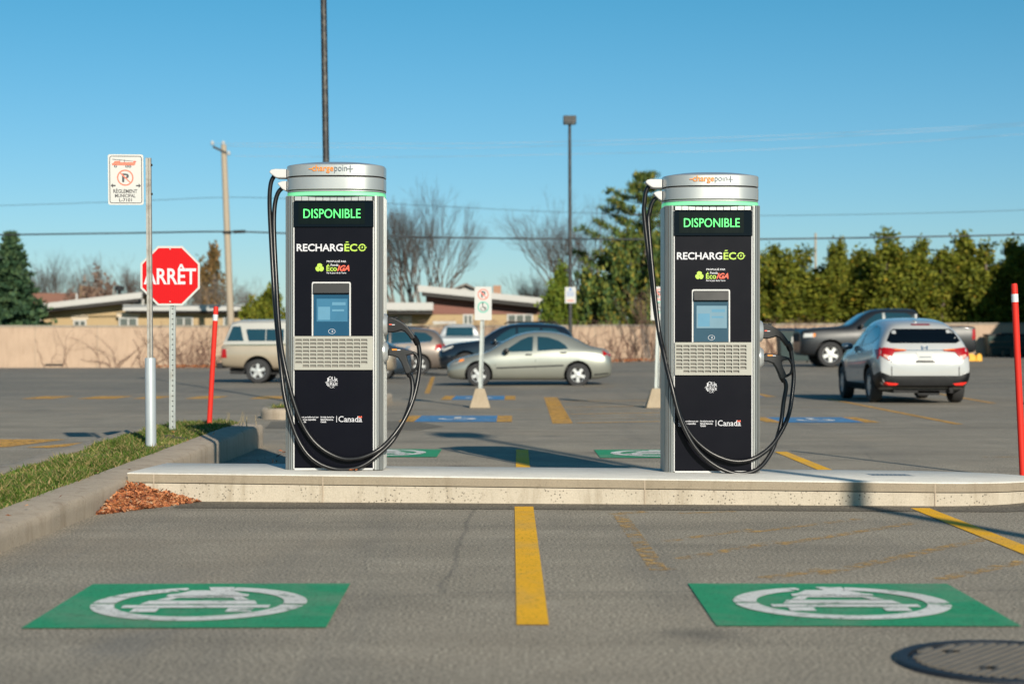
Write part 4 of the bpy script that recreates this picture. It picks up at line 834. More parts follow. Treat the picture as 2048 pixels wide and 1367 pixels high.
def sedan(label, loc, rz, mat, group=None):
    c = Car('sedan', label, 'car', loc, rz, 2.58, 1.70, .31, SED, mat, group=group)
    c.both('side_window', [(.62, .905), (.80, 1.02), (1.10, 1.22), (1.30, 1.30), (1.42, 1.31), (1.40, .925)], m_glass, .006)
    c.both('side_window', [(1.53, .93), (1.53, 1.31), (1.80, 1.29), (2.08, 1.20), (2.26, 1.08), (2.33, .985)], m_glass, .006)
    c.p('windscreen', [(-.60, .97), (.60, .97), (.48, 1.36), (-.48, 1.36)], 'F', m_glass, .008); c.p('rear_window', [(-.58, 1.07), (.58, 1.07), (.47, 1.36), (-.47, 1.36)], 'B', m_glass, .008)
    c.sym('tail_lamp', [(.46, .80), (.80, .80), (.80, .96), (.46, .93)], 'B', m_tail, .012); c.both('tail_lamp', [(3.24, .80), (3.40, .82), (3.36, .97), (3.22, .95)], m_tail, .012)
    c.both('headlamp', [(-.74, .56), (-.42, .66), (-.36, .74), (-.60, .70)], m_clear, .012); c.both('indicator', [(-.52, .64), (-.40, .67), (-.38, .725), (-.50, .71)], m_amber, .016)
    c.both('door_handle', [(1.22, .82), (1.38, .82), (1.38, .855), (1.22, .855)], m_dgrey, .02); c.both('door_handle', [(2.12, .87), (2.28, .87), (2.28, .905), (2.12, .905)], m_dgrey, .02)
    c.both('rub_strip', [(.46, .47), (2.20, .54), (2.20, .575), (.46, .505)], m_dgrey, .014)
    c.seam([(.42, .30), (.44, .84)]); c.seam([(1.47, .26), (1.48, .90)]); c.seam([(2.20, .52), (2.38, .80), (2.36, .95)]); c.both('bumper_trim', [(3.0, .30), (3.47, .34), (3.47, .37), (3.0, .33)], m_dgrey, .006)
    c.p('grille', [(-.3, .46), (.3, .46), (.3, .55), (-.3, .55)], 'F', m_dark, .01); c.p('number_plate', [(-.15, .62), (.15, .62), (.15, .77), (-.15, .77)], 'B', m_signw, .012)
    c.mirror(.72, .93, .82, m_black); return c
m_gold = car_paint('silver_green_metallic', (.30, .305, .265), .55, .32); m_dkblue = car_paint('dark_blue_metallic', (.035, .06, .09), .4)
sedan('silver green sedan parked broadside behind the accessible parking sign', (PX(1056, 45), 45.0, 0), 180, m_gold)
sedan('dark blue sedan whose tail shows beside the left charging station cables', (-5.35, 54.2, 0), 180, m_dkblue)
sedan('dark sedan beyond the right edge whose shadow reaches the bay', (11.9, 29.6, 0), 180, car_paint('charcoal_metallic', (.05, .05, .055), .4))
# ---- white crossover from behind
m_pearl = car_paint('white_pearl', (.375, .38, .375), .0, .22)
HRV = [(-.84, .34, .60, .66, .5, .62, .56, .45), (-.78, .22, .70, .80, .76, .86, .78, .62), (-.55, .20, .82, .93, .9, .97, .86, .72), (-.1, .19, .92, 1.01, .95, 1, .92, .80), (.35, .19, .96, 1.06, .95, 1, .92, .78), (.5, .19, .98, 1.14, .95, 1, .92, .74),
       (.85, .19, .99, 1.40, .95, 1, .92, .68), (1.25, .19, 1.0, 1.56, .95, 1, .92, .67), (1.7, .19, 1.02, 1.61, .95, 1, .92, .67), (2.2, .19, 1.05, 1.60, .95, 1, .92, .66), (2.7, .20, 1.09, 1.55, .95, 1, .92, .64), (3.02, .22, 1.10, 1.49, .95, 1, .92, .63), (3.18, .25, 1.09, 1.39, .93, .985, .91, .64),
       (3.30, .27, 1.05, 1.20, .91, .965, .89, .72), (3.37, .29, .98, 1.06, .89, .95, .88, .78), (3.44, .31, .80, .88, .87, .93, .86, .74), (3.47, .36, .60, .66, .82, .88, .80, .66)]
c = Car('crossover', 'white crossover seen from behind with tail lamps and black lower bumper', 'car', (7.60, 31.2 + .5 * 2.61 + .90, 0), 90, 2.61, 1.77, .335, HRV, m_pearl, arch=.40)
c.both('side_window', [(.78, 1.03), (1.08, 1.24), (1.38, 1.40), (1.62, 1.46), (1.66, 1.06)], m_glass); c.both('side_window', [(1.72, 1.065), (1.70, 1.465), (2.2, 1.47), (2.6, 1.42), (2.86, 1.30), (2.92, 1.22), (2.62, 1.13)], m_glass)
c.p('windscreen', [(-.62, 1.08), (.62, 1.08), (.50, 1.50), (-.50, 1.50)], 'F', m_glass); c.p('rear_window', [(-.68, 1.16), (-.60, 1.12), (.60, 1.12), (.68, 1.16), (.58, 1.34), (.52, 1.385), (-.52, 1.385), (-.58, 1.34)], 'B', m_blackgl, .010)
c.sym('tail_lamp', [(.33, 1.00), (.55, 1.02), (.80, 1.05), (.83, .98), (.80, .88), (.66, .80), (.61, .88), (.56, .955), (.36, .975)], 'B', m_tail, .016, .06)
c.both('tail_lamp', [(3.05, 1.00), (3.30, 1.02), (3.36, .90), (3.30, .82), (3.22, .90)], m_tail, .016, .06)
c.sym('reversing_lamp', [(.63, .885), (.755, .915), (.76, .87), (.665, .815)], 'B', M('pink_lens', (.60, .33, .28), .15, 0, .1, coat=.5), .022, .05)
c.sym('lamp_bar', [(.36, .99), (.56, 1.0), (.56, 1.012), (.36, 1.004)], 'B', m_amber, .02, .05)
c.p('rear_bumper', [(-.80, .58), (-.64, .52), (.64, .52), (.80, .58), (.82, .42), (.80, .34), (.70, .30), (-.70, .30), (-.80, .34), (-.82, .42)], 'B', m_black, .022, step=.08)
c.both('sill_cladding', [(.42, .36), (2.2, .36), (2.2, .21), (.42, .21)], m_black, .014); c.both('rear_bumper', [(3.02, .42), (3.10, .52), (3.44, .60), (3.45, .32), (3.02, .28)], m_black, .016)
for d in (0, 2.61):
    q = [(d + .45 * math.cos(R(a_)), .345 + .45 * math.sin(R(a_))) for a_ in range(0, 181, 15)] + [(d + .395 * math.cos(R(a_)), .345 + .395 * math.sin(R(a_))) for a_ in range(180, -1, -15)]
    c.both('arch_cladding', q, m_black, .010)
c.sym('reflector', [(.50, .375), (.76, .405), (.76, .345), (.54, .345)], 'B', M('red_reflector', (.80, .03, .02), .2, 0, .1, coat=.5), .030, .06)
pl = c.p('number_plate', [(-.155, .80), (.155, .80), (.155, .945), (-.155, .945)], 'B', m_signw, .014)
c.p('plate_frame', [(-.175, .765), (.175, .765), (.175, .799), (-.175, .799)], 'B', m_dgrey, .016)
mb = patch(c.bvh, [(-.11, .85), (.11, .85), (.11, .875), (-.11, .875)], 'B', .0165); mb.build('plate_print', m_lgrey, pl)
for poly in ([(-.055, 1.00), (-.035, 1.00), (-.042, 1.07), (-.06, 1.07)], [(.055, 1.00), (.035, 1.00), (.042, 1.07), (.06, 1.07)], [(-.035, 1.028), (.035, 1.028), (.035, 1.042), (-.035, 1.042)]): c.p('badge', poly, 'B', m_chrome, .016)
c.p('chrome_trim', [(-.33, .985), (.33, .985), (.33, .995), (-.33, .995)], 'B', m_chrome, .010); c.p('brake_lamp', [(-.17, 1.455), (.17, 1.455), (.17, 1.48), (-.17, 1.48)], 'B', m_tail, .03)
for g in (-1, 1):
    c.p('hatch_seam', [(g * .612, .52), (g * .628, .52), (g * .628, .80), (g * .612, .80)], 'B', m_dark, .002)
    c.p('model_badge', [(g * .50 - .06, .865), (g * .50 + .06, .865), (g * .50 + .06, .885), (g * .50 - .06, .885)], 'B', m_galv, .004)
c.seam([(.50, .30), (.52, 1.0)]); c.seam([(1.66, .30), (1.70, 1.05)]); c.both('door_handle', [(1.40, .93), (1.58, .94), (1.58, .97), (1.40, .96)], m_chrome, .03)
c.mirror(.86, 1.06, .84, m_dkblue)
mb = MB(); mb.prism([(-1.42, 1.585), (-1.18, 1.60), (-1.36, 1.66), (-1.42, 1.67)], -.022, .022); mb.build('aerial_fin', m_pearl, c.t, bevel=.008)
mb = MB(); mb.box(-2.0, 1.9, -.55, .55, .20, .36); mb.tube([(-2.12, -.48, .27), (-1.7, -.48, .27)], .035, 12); mb.box(-2.0, -1.7, -.3, .1, .16, .24); mb.build('underbody', m_dark, c.t)
# ---- suvs
SUV = [(-.92, .36, .66, .74, .5, .62, .56, .45), (-.86, .24, .76, .88, .76, .86, .78, .64), (-.6, .21, .88, 1.02, .9, .97, .86, .74), (0, .2, .98, 1.10, .95, 1, .93, .82), (.45, .2, 1.03, 1.14, .95, 1, .93, .80), (.62, .2, 1.05, 1.24, .95, 1, .93, .76),
       (1.0, .2, 1.06, 1.52, .95, 1, .93, .70), (1.4, .2, 1.08, 1.68, .95, 1, .93, .69), (1.9, .2, 1.10, 1.73, .95, 1, .93, .69), (2.6, .2, 1.12, 1.72, .95, 1, .93, .68), (3.2, .22, 1.14, 1.67, .95, 1, .93, .66), (3.45, .26, 1.12, 1.56, .94, .99, .92, .66), (3.62, .3, 1.06, 1.25, .92, .97, .90, .72), (3.72, .34, .90, 1.0, .88, .93, .85, .72), (3.75, .40, .66, .74, .8, .86, .78, .62)]
def suv(label, loc, rz, mat, group=None, sc=1.0):
    c = Car('suv', label, 'car', loc, rz, 2.78, 1.86, .365, SUV, mat, arch=.43, group=group)
    c.both('side_window', [(.92, 1.10), (1.22, 1.36), (1.5, 1.52), (1.68, 1.56), (1.68, 1.13)], m_glass); c.both('side_window', [(1.76, 1.13), (1.76, 1.57), (2.5, 1.57), (2.5, 1.17)], m_glass); c.both('side_window', [(2.58, 1.17), (2.58, 1.565), (3.0, 1.53), (3.25, 1.36), (3.22, 1.24)], m_glass)
    c.p('windscreen', [(-.65, 1.18), (.65, 1.18), (.54, 1.60), (-.54, 1.60)], 'F', m_glass); c.p('rear_window', [(-.62, 1.18), (.62, 1.18), (.54, 1.54), (-.54, 1.54)], 'B', m_glass)
    c.both('window_trim', [(.86, 1.07), (3.2, 1.20), (3.2, 1.225), (.86, 1.095)], m_chrome, .009)
    c.sym('tail_lamp', [(.52, .94), (.86, .94), (.86, 1.16), (.60, 1.12)], 'B', m_tail, .02); c.both('tail_lamp', [(3.32, .92), (3.62, .92), (3.56, 1.13), (3.38, 1.10)], m_tail, .02)
    c.both('headlamp', [(-.78, .76), (-.45, .90), (-.40, .97), (-.68, .88)], m_clear, .014); c.sym('headlamp', [(.48, .78), (.80, .82), (.80, .92), (.5, .86)], 'F', m_clear, .014)
    c.both('sill_cladding', [(.5, .36), (2.3, .36), (2.3, .22), (.5, .22)], m_black, .012); c.both('door_handle', [(1.45, .98), (1.62, .98), (1.62, 1.02), (1.45, 1.02)], m_chrome, .02); c.both('door_handle', [(2.3, 1.0), (2.46, 1.0), (2.46, 1.04), (2.3, 1.04)], m_chrome, .02)
    c.seam([(.62, .3), (.64, 1.03)]); c.seam([(1.72, .3), (1.72, 1.1)]); c.p('number_plate', [(-.15, .78), (.15, .78), (.15, .93), (-.15, .93)], 'B', m_signw, .014); c.p('grille', [(-.42, .60), (.42, .60), (.46, .84), (-.46, .84)], 'F', m_dark, .012)
    for sg in (-1, 1): mb = MB(); mb.tube([(c.x(1.3), sg * .62, 1.69), (c.x(1.4), sg * .60, 1.755), (c.x(3.0), sg * .58, 1.755), (c.x(3.1), sg * .58, 1.70)], .02, 8); mb.build('roof_rail', m_black, c.t)
    c.mirror(.98, 1.12, .9, mat); return c
suv('black suv with roof rails parked behind the silver green sedan', (PX(1014, 57.5), 57.8, gz(-.1, 57.5)), 180, car_paint('gloss_black', (.008, .012, .018), .0, .2))
suv('grey beige suv behind the left charging station connectors with red tail lamp', (-4.75, 62.0, 0), 182, car_paint('grey_beige_metallic', (.19, .155, .13), .5, .32))
# ---- pickups
def pickup(name, label, loc, rz, mat, RAMS, wb, W_, wr, arch, k, front=True):
    c = Car(name, label, 'pickup truck', loc, rz, wb, W_, wr, RAMS, mat, arch=arch, tw=.26); return c
RAM = [(-.98, .48, 1.0, 1.16, .62, .74, .70, .62), (-.94, .40, 1.08, 1.24, .84, .92, .88, .80), (-.6, .36, 1.14, 1.30, .94, .98, .93, .84), (.1, .36, 1.19, 1.34, .95, 1, .94, .84), (.62, .36, 1.22, 1.37, .95, 1, .94, .82), (.76, .36, 1.23, 1.46, .95, 1, .94, .78),
       (1.1, .36, 1.24, 1.74, .95, 1, .94, .72), (1.45, .36, 1.25, 1.92, .95, 1, .94, .71), (2.0, .36, 1.26, 1.96, .95, 1, .94, .71), (2.8, .36, 1.26, 1.95, .95, 1, .94, .71), (2.98, .36, 1.26, 1.90, .95, 1, .94, .71), (3.04, .38, 1.26, 1.48, .95, 1, .94, .88), (3.1, .40, 1.26, 1.37, .95, 1, .95, .92), (4.0, .42, 1.26, 1.37, .95, 1, .95, .92), (4.78, .46, 1.26, 1.37, .95, .99, .95, .92), (4.83, .48, 1.24, 1.34, .93, .97, .93, .90), (4.85, .55, 1.1, 1.2, .9, .94, .9, .85)]
m_graph = M('graphite_paint', (.014, .016, .019), .38, 0, .05, 1.5, coat=.25, spec=.35)
c = pickup('pickup_truck', 'dark grey crew cab pickup parked behind the white crossover', (PX(1762, 57), 57.5, gz(12.4, 57) - .01), 180, m_graph, RAM, 3.57, 2.05, .42, .50, 1)
c.both('side_window', [(1.02, 1.31), (1.28, 1.58), (1.55, 1.76), (1.75, 1.80), (1.75, 1.33)], m_glass); c.both('side_window', [(1.86, 1.33), (1.86, 1.81), (2.55, 1.80), (2.72, 1.72), (2.74, 1.34)], m_glass); c.p('windscreen', [(-.78, 1.42), (.78, 1.42), (.62, 1.84), (-.62, 1.84)], 'F', m_glass); c.p('rear_window', [(-.6, 1.5), (.6, 1.5), (.55, 1.82), (-.55, 1.82)], 'B', m_glass)
c.both('window_trim', [(.95, 1.27), (2.80, 1.29), (2.80, 1.31), (.95, 1.29)], m_chrome, .01); c.both('pillar', [(1.765, 1.33), (1.765, 1.80), (1.85, 1.80), (1.85, 1.33)], m_galv, .004)
c.both('headlamp', [(-.90, .98), (-.52, 1.0), (-.50, 1.12), (-.86, 1.12)], m_clear, .014); c.both('indicator', [(-.58, 1.0), (-.50, 1.02), (-.49, 1.12), (-.57, 1.12)], m_amber, .018)
c.both('tail_lamp', [(4.70, .92), (4.82, .92), (4.82, 1.26), (4.72, 1.26)], m_tail, .012); c.both('bed_rail', [(3.1, 1.33), (4.78, 1.33), (4.78, 1.38), (3.1, 1.38)], m_black, .012); c.both('lower_cladding', [(.55, .52), (3.0, .52), (3.0, .37), (.55, .37)], m_dark, .010)
c.both('door_handle', [(1.5, 1.1), (1.72, 1.1), (1.72, 1.15), (1.5, 1.15)], m_chrome, .02); c.seam([(.75, .45), (.78, 1.2)]); c.seam([(1.8, .45), (1.8, 1.28)]); c.seam([(3.07, .45), (3.07, 1.3)]); c.p('grille', [(-.55, .85), (.55, .85), (.58, 1.12), (-.58, 1.12)], 'F', m_dark, .012)
c.mirror(1.02, 1.36, .98, m_black)
RNG = [(-.82, .42, .74, .84, .6, .72, .66, .56), (-.78, .34, .84, .96, .84, .9, .84, .74), (-.4, .30, .96, 1.06, .94, .98, .92, .82), (.3, .30, 1.02, 1.12, .95, 1, .93, .82), (.6, .30, 1.05, 1.20, .95, 1, .93, .76), (1.0, .30, 1.06, 1.56, .95, 1, .93, .72), (1.35, .30, 1.07, 1.68, .95, 1, .93, .72), (1.9, .30, 1.07, 1.69, .95, 1, .93, .72), (2.12, .32, 1.07, 1.62, .95, 1, .93, .72), (2.17, .34, 1.06, 1.2, .95, 1, .94, .9), (2.25, .36, 1.06, 1.115, .95, 1, .95, .93), (3.6, .40, 1.06, 1.115, .95, 1, .95, .93), (4.02, .44, 1.06, 1.115, .95, .99, .95, .93), (4.08, .46, 1.02, 1.08, .93, .97, .93, .9), (4.1, .52, .9, .98, .9, .94, .9, .85)]
m_champ = car_paint('champagne_metallic', (.36, .295, .215), .4, .32); m_capw = car_paint('canopy_white', (.38, .37, .335), .0, .35)
c = pickup('pickup_truck', 'beige pickup with an off white canopy on its bed left of the charger', (-8.30 + 4.1 - 1.52, 49.3, 0), 0, m_champ, RNG, 3.05, 1.76, .345, .43, 1)
xr = c.x(4.06); xf = c.x(2.2); mb = MB()
rg = lambda x, zt, wt: [(x, -.80, 1.10), (x, .80, 1.10), (x, .80, 1.17), (x, wt, zt - .09), (x, wt - .12, zt - .01), (x, 0, zt + .02), (x, -wt + .12, zt - .01), (x, -wt, zt - .09), (x, -.80, 1.17)]
mb.loft([rg(xr + .02, 1.2, .79), rg(xr + .1, 1.40, .74), rg(xr + .24, 1.74, .66), rg(xr + .45, 1.80, .66), rg(xf - .1, 1.81, .66), rg(xf, 1.78, .66)]); cap = mb.build('canopy', m_capw, c.t, 35)
me_ = cap.data; bm = bmesh.new(); bm.from_mesh(me_); bv = BVHTree.FromBMesh(bm); bm.free()
for vw in 'LR':
    patch(bv, [(xr + .12, 1.20), (xr + .60, 1.20), (xr + .50, 1.62), (xr + .27, 1.62)], vw, .008).build('side_window', m_glass, cap); patch(bv, [(xr + .74, 1.20), (xf - .12, 1.20), (xf - .12, 1.54), (xr + .68, 1.54), (xr + .66, 1.5)], vw, .008).build('side_window', m_glass, cap)
    patch(bv, [(xr + 1.22, 1.20), (xr + 1.24, 1.20), (xr + 1.24, 1.54), (xr + 1.22, 1.54)], vw, .012).build('window_bar', m_capw, cap)
patch(bv, [(-.55, 1.24), (.55, 1.24), (.5, 1.62), (-.5, 1.62)], 'B', .01).build('rear_window', m_glass, cap)
c.both('side_window', [(.95, 1.12), (1.25, 1.45), (1.4, 1.56), (1.95, 1.56), (1.95, 1.13)], m_glass); c.p('windscreen', [(-.62, 1.18), (.62, 1.18), (.52, 1.58), (-.52, 1.58)], 'F', m_glass); c.both('tail_lamp', [(3.93, .72), (4.07, .72), (4.06, .97), (3.95, .97)], m_tail, .014); c.sym('tail_lamp', [(.68, .72), (.82, .72), (.82, .97), (.68, .97)], 'B', m_tail, .014)
c.both('canopy_seal', [(2.25, 1.075), (4.04, 1.075), (4.04, 1.10), (2.25, 1.10)], M('green_stripe', (.05, .09, .06), .5), .012); c.both('headlamp', [(-.72, .76), (-.45, .80), (-.45, .92), (-.7, .88)], m_clear, .012); c.both('lower_cladding', [(.45, .42), (2.6, .42), (2.6, .31), (.45, .31)], m_black, .008)
mb = MB(); mb.box(c.x(4.24), c.x(4.06), -.80, .80, .42, .58); mb.build('rear_bumper', m_dark, c.t, bevel=.02); MB().box(c.x(3.9), c.x(.4), -.5, .5, .25, .42).build('chassis', m_dark, c.t)
c.p('number_plate', [(-.15, .62), (.15, .62), (.15, .77), (-.15, .77)], 'B', m_signw, .01)
c = pickup('pickup_truck', 'pale silver pickup seen from behind between the grey and black suvs', (PX(921, 76), 76.0, gz(-2.3, 76)), 90, car_paint('pale_silver', (.42, .43, .43), .3, .3), RAM, 3.57, 1.95, .40, .48, 1)
c.p('rear_window', [(-.62, 1.44), (.62, 1.44), (.57, 1.83), (-.57, 1.83)], 'B', m_glass); c.sym('tail_lamp', [(.80, .90), (.90, .90), (.90, 1.25), (.80, 1.25)], 'B', m_tail, .014); c.both('side_window', [(1.02, 1.31), (1.28, 1.58), (1.55, 1.76), (2.72, 1.74), (2.74, 1.34)], m_glass); c.p('windscreen', [(-.72, 1.42), (.72, 1.42), (.6, 1.84), (-.6, 1.84)], 'F', m_glass)

# ------------------------------------------------------------------ wall, houses, far right corner
m_wall = concrete('wall_render', (.44, .32, .232), 0, .45, .8, .15); m_cope = concrete('wall_coping', (.30, .26, .21), 0, .5, 2)
YW = 82.0; wall = thing('boundary_wall', 'long beige panelled wall along the back of the lot', 'wall', (0, YW, 0))
x = -62.0
while x < 27:
    w = 3.0; g0 = min(gz(x, YW), gz(x + w, YW)); zt = 1.95 + .12 * sm(x, -5, 20)
    MB().box(x + .012, x + w - .012, 0, .18, g0 - .2, zt - .002).build('panel', m_wall, wall)
    MB().box(x + .006, x + w - .006, -.03, .21, zt, zt + .09).build('coping', m_cope, wall); MB().box(x - .011, x + .011, .02, .17, g0 - .2, zt - .02).build('joint', m_cope, wall); x += w
MB().box(PX(90, YW), PX(127, YW), -.04, -.002, PZ(731, YW), PZ(727.5, YW)).build('drain_grate', m_dark, wall)
# bare vines on the wall
m_twig = M('bare_twigs', (.105, .078, .062), .85, 0, .3, 6); m_twig2 = M('red_brown_twigs', (.22, .13, .095), .85, 0, .3, 4); m_bark = M('grey_bark', (.20, .175, .155), .85, 0, .25, 5, bump=.3, bs=30)
class Twig:
    def __init__(s): s.V = []; s.Q = []; s.n = 0
    def seg(s, a_, b_, r0, r1, k=3):
        d = (b_ - a_); u = d.orthogonal().normalized(); w = d.normalized().cross(u); base = s.n
        for p, r_ in ((a_, r0), (b_, r1)):
            for i in range(k): t_ = 2 * math.pi * i / k; s.V.append(p + (u * math.cos(t_) + w * math.sin(t_)) * r_)
        for i in range(k): s.Q.append((base + i, base + (i + 1) % k, base + k + (i + 1) % k, base + k + i))
        s.n += 2 * k
    def build(s, name, mat, parent=None): return npmesh(name, [tuple(v) for v in s.V], s.Q, mat, parent)
def vine(label, pxs, y, n, seed, lean=.5, mat=m_twig, r=.03, up=True):
    rnd = random.Random(seed); tw = Twig()
    for i in range(n):
        px = rnd.uniform(*pxs); p = Vector((PX(px, YW), YW - .06, gz(PX(px, YW), YW) if up else rnd.uniform(.8, 1.9))); d = Vector((rnd.uniform(-lean, lean), 0, 1)).normalized(); rr = r * rnd.uniform(.5, 1)
        for k in range(rnd.randint(7, 16)):
            d = (d + Vector((rnd.uniform(-.5, .5), 0, rnd.uniform(-.25, .30)))).normalized(); q = p + d * rnd.uniform(.12, .25); q.y = YW - .05 - rnd.uniform(0, .10)
            if q.z > 2.25 or q.z < .1: d.z *= -.6; q.z = min(max(q.z, .1), 2.3)
            tw.seg(p, q, rr, rr * .88); rr *= .88
            if rnd.random() < .6: b_ = q + Vector((rnd.uniform(-.4, .4), -rnd.uniform(0, .1), rnd.uniform(-.15, .35))); tw.seg(q, b_, rr * .6, rr * .3)
            p = q
    tag(stuff(tw.build('bare_vine', mat)), label, 'vine')
vine('bare dark vine stems spreading over the beige wall behind the stop sign', (200, 330), 0, 16, 3, .9, m_twig2, .026)
vine('bare vine tangle on the beige wall left of the beige pickup', (335, 440), 0, 60, 4, .7, m_twig2, .024)
vine('thin lone vine stems on the beige wall at far left', (70, 175), 0, 5, 5, .4, m_twig2, .016)
vine('dense red brown vines hiding the wall behind the parked suvs', (770, 1060), 0, 230, 6, .6, m_twig2, .03)
vine('bare vine stems over the beige wall right of the sedan', (1060, 1330), 0, 90, 8, .6, m_twig2, .028)
vine('bare brown vine stems on the beige wall near the pickup hood', (1520, 1640), 0, 50, 9, .6, m_twig2, .03)
# houses
m_brick = M('buff_brick', (.38, .275, .15), .9, 0, .10, 1.2, bump=.2, bs=40, scale=(1, 1, 4)); m_fascia = M('white_fascia', (.43, .42, .40), .7, 0, .06); m_soff = M('soffit_shade_tone', (.035, .032, .030), .8)  # m_soff is near black: the shade under the eaves is put into its colour
m_winf = M('white_window_frame', (.45, .445, .425), .6, 0, .03); m_pane = M('window_pane', (.09, .105, .10), .08, 0, .4, .8, coat=.3); m_brown = M('brown_siding', (.20, .088, .068), .8, 0, .1, 3); m_roof = M('roof_gravel', (.20, .17, .15), .95, 0, .2, 4); m_redroof = M('red_shingle', (.30, .14, .09), .9, 0, .2, 5); m_redbrick = M('red_brick', (.33, .19, .12), .9, 0, .15, 4)
def window(t, px0, px1, py0, py1, Y, y, ox, n=2, lintel=True):
    x0, x1, z0, z1 = PX(px0, Y) - ox, PX(px1, Y) - ox, PZ(py1, Y), PZ(py0, Y); w = .09; mb = MB()
    f = MB().box(x0, x1, y - .05, y - .002, z0, z1).build('window', m_winf, t)
    for i in range(n):
        a_ = x0 + w + (x1 - x0 - w) / n * i; MB().box(a_, a_ + (x1 - x0 - w) / n - w, y - .062, y - .0505, z0 + w, z1 - w).build('pane', m_pane, f)
    if lintel: MB().box(x0 - .12, x1 + .12, y - .075, y - .002, z1 + .003, z1 + .28).build('blind_box', M('awning_box', (.55, .45, .33), .7), f)
Yh = 100; ox = PX(100, Yh); t = thing('bungalow', 'buff brick bungalow with a single sloped white edged roof behind the wall', 'house', (ox, Yh, 0))
X = lambda px: PX(px, Yh) - ox; Z = lambda py: PZ(py, Yh)
MB().prism([(X(-190), 0), (X(278), 0), (X(278), Z(592)), (X(-190), Z(645))], 0, 9).build('wall', m_brick, t)
MB().prism([(X(268), 0), (X(486), 0), (X(486), Z(624)), (X(268), Z(621))], -.4, 9.4).build('wall', m_brick, t)
rf = MB().prism([(X(-230), Z(652)), (X(292), Z(588)), (X(292), Z(584)), (X(-230), Z(646))], -1.0, 10, ).build('roof', m_roof, t)
MB().prism([(X(-230), Z(655)), (X(292), Z(597)), (X(292), Z(585)), (X(-230), Z(645))], -1.12, -1.003).build('fascia', m_fascia, rf); MB().prism([(X(-225), Z(660)), (X(284), Z(604)), (X(284), Z(597)), (X(-225), Z(653))], -1.0, -.004).build('shade_soffit', m_soff, rf)  # dark block below the roof edge stands in for eave shade
rf = MB().box(X(258), X(494), -1.2, 10, Z(616), Z(612)).build('roof', m_roof, t); MB().box(X(256), X(496), -1.32, -1.203, Z(622), Z(610)).build('fascia', m_fascia, rf); MB().box(X(260), X(492), -1.1, -.402, Z(626), Z(622.5)).build('shade_soffit', m_soff, rf)
for a_, b_, n_ in ((24, 83, 2), (147, 173, 2)): window(t, a_, b_, 639, 664, Yh, 0, ox, n_)
window(t, 241, 279, 634, 664, Yh, -.4, ox, 2); window(t, 352, 389, 633, 664, Yh, -.4, ox, 2, False); window(t, 449, 470, 633, 664, Yh, -.4, ox, 1, False); window(t, 268, 288, 598, 611, Yh, 0, ox, 1, False)
mb = MB(); mb.lathe([(.12, 0), (.12, .3), (.26, .32), (.26, .55), (.14, .6)], 16, Matrix.Translation((X(227), 1.5, Z(590)))); mb.build('roof_vent', m_dark, t, 40); mb = MB(); mb.lathe([(.06, 0), (.06, .55)], 10, Matrix.Translation((X(149), .5, Z(605)))); mb.build('vent_pipe', m_winf, t)
Yh2 = 104; ox = PX(930, Yh2); t = thing('bungalow', 'brown sided bungalow with white roof edge behind the parked suvs', 'house', (ox, Yh2, 0)); X = lambda px: PX(px, Yh2) - ox; Z = lambda py: PZ(py, Yh2)
MB().prism([(X(868), 0), (X(1076), 0), (X(1076), Z(627)), (X(868), Z(627))], 0, 9).build('wall', m_brick, t)
mb = MB(); bw = .20; x = X(852); zl = lambda x_: Z(590) + (Z(611) - Z(590)) * (x_ - X(845)) / (X(1078) - X(845))
while x < X(1076): mb.prism([(x, Z(628)), (x + bw - .03, Z(628)), (x + bw - .03, zl(x + bw)), (x, zl(x))], -.06, 8); x += bw
stuff(mb.build('siding', m_brown, t)); MB().prism([(X(853), Z(627.5)), (X(1076), Z(627.5)), (X(1076), zl(X(1076)) - .1), (X(853), zl(X(853)) - .1)], -.03, 8).build('gable_wall', m_brown, t)
rf = MB().prism([(X(838), Z(578)), (X(1090), Z(604)), (X(1090), Z(598)), (X(838), Z(571))], -1.0, 10).build('roof', m_roof, t); MB().prism([(X(838), Z(584)), (X(1087), Z(609)), (X(1087), Z(597)), (X(838), Z(571))], -1.12, -1.003).build('fascia', m_fascia, rf); MB().prism([(X(845), Z(592)), (X(1082), Z(616)), (X(1082), Z(609.5)), (X(845), Z(584.5))], -1.0, -.062).build('shade_soffit', m_soff, rf)
MB().box(X(640), X(868), .02, 8, 0, Z(626)).build('wall', m_brick, t); rf = MB().box(X(600), X(868), -1.5, 8, Z(613), Z(609)).build('roof', m_roof, t); MB().box(X(600), X(869), -1.62, -1.503, Z(621), Z(606)).build('fascia', m_fascia, rf); MB().box(X(602), X(866), -1.4, .018, Z(628), Z(621.4)).build('shade_soffit', m_soff, rf)
MB().box(X(985), X(1001), 4, 5.2, Z(610), Z(566)).build('chimney', m_redbrick, t)
window(t, 926, 946, 628, 650, Yh2, 0, ox, 2, False); window(t, 1014, 1066, 627, 652, Yh2, 0, ox, 3, False); window(t, 775, 823, 630, 652, Yh2, .02, ox, 2, False); MB().box(X(866), X(912), -.02, -.003, Z(648), Z(642)).build('sill', m_winf, t)
Yh3 = 125; ox = PX(90, Yh3); t = thing('house', 'red roofed house with a buff chimney far behind the left bungalow', 'house', (ox, Yh3, 0)); X = lambda px: PX(px, Yh3) - ox; Z = lambda py: PZ(py, Yh3)
MB().box(X(-60), X(178), 0, 9, 0, Z(620)).build('wall', m_brick, t); rf = MB().prism([(-.6, Z(622)), (4.5, Z(582)), (9.6, Z(622))], X(-70), X(190), 'x').build('roof', m_redroof, t); MB().box(X(139), X(157), 3, 4.2, Z(612), Z(568)).build('chimney', m_brick, rf)
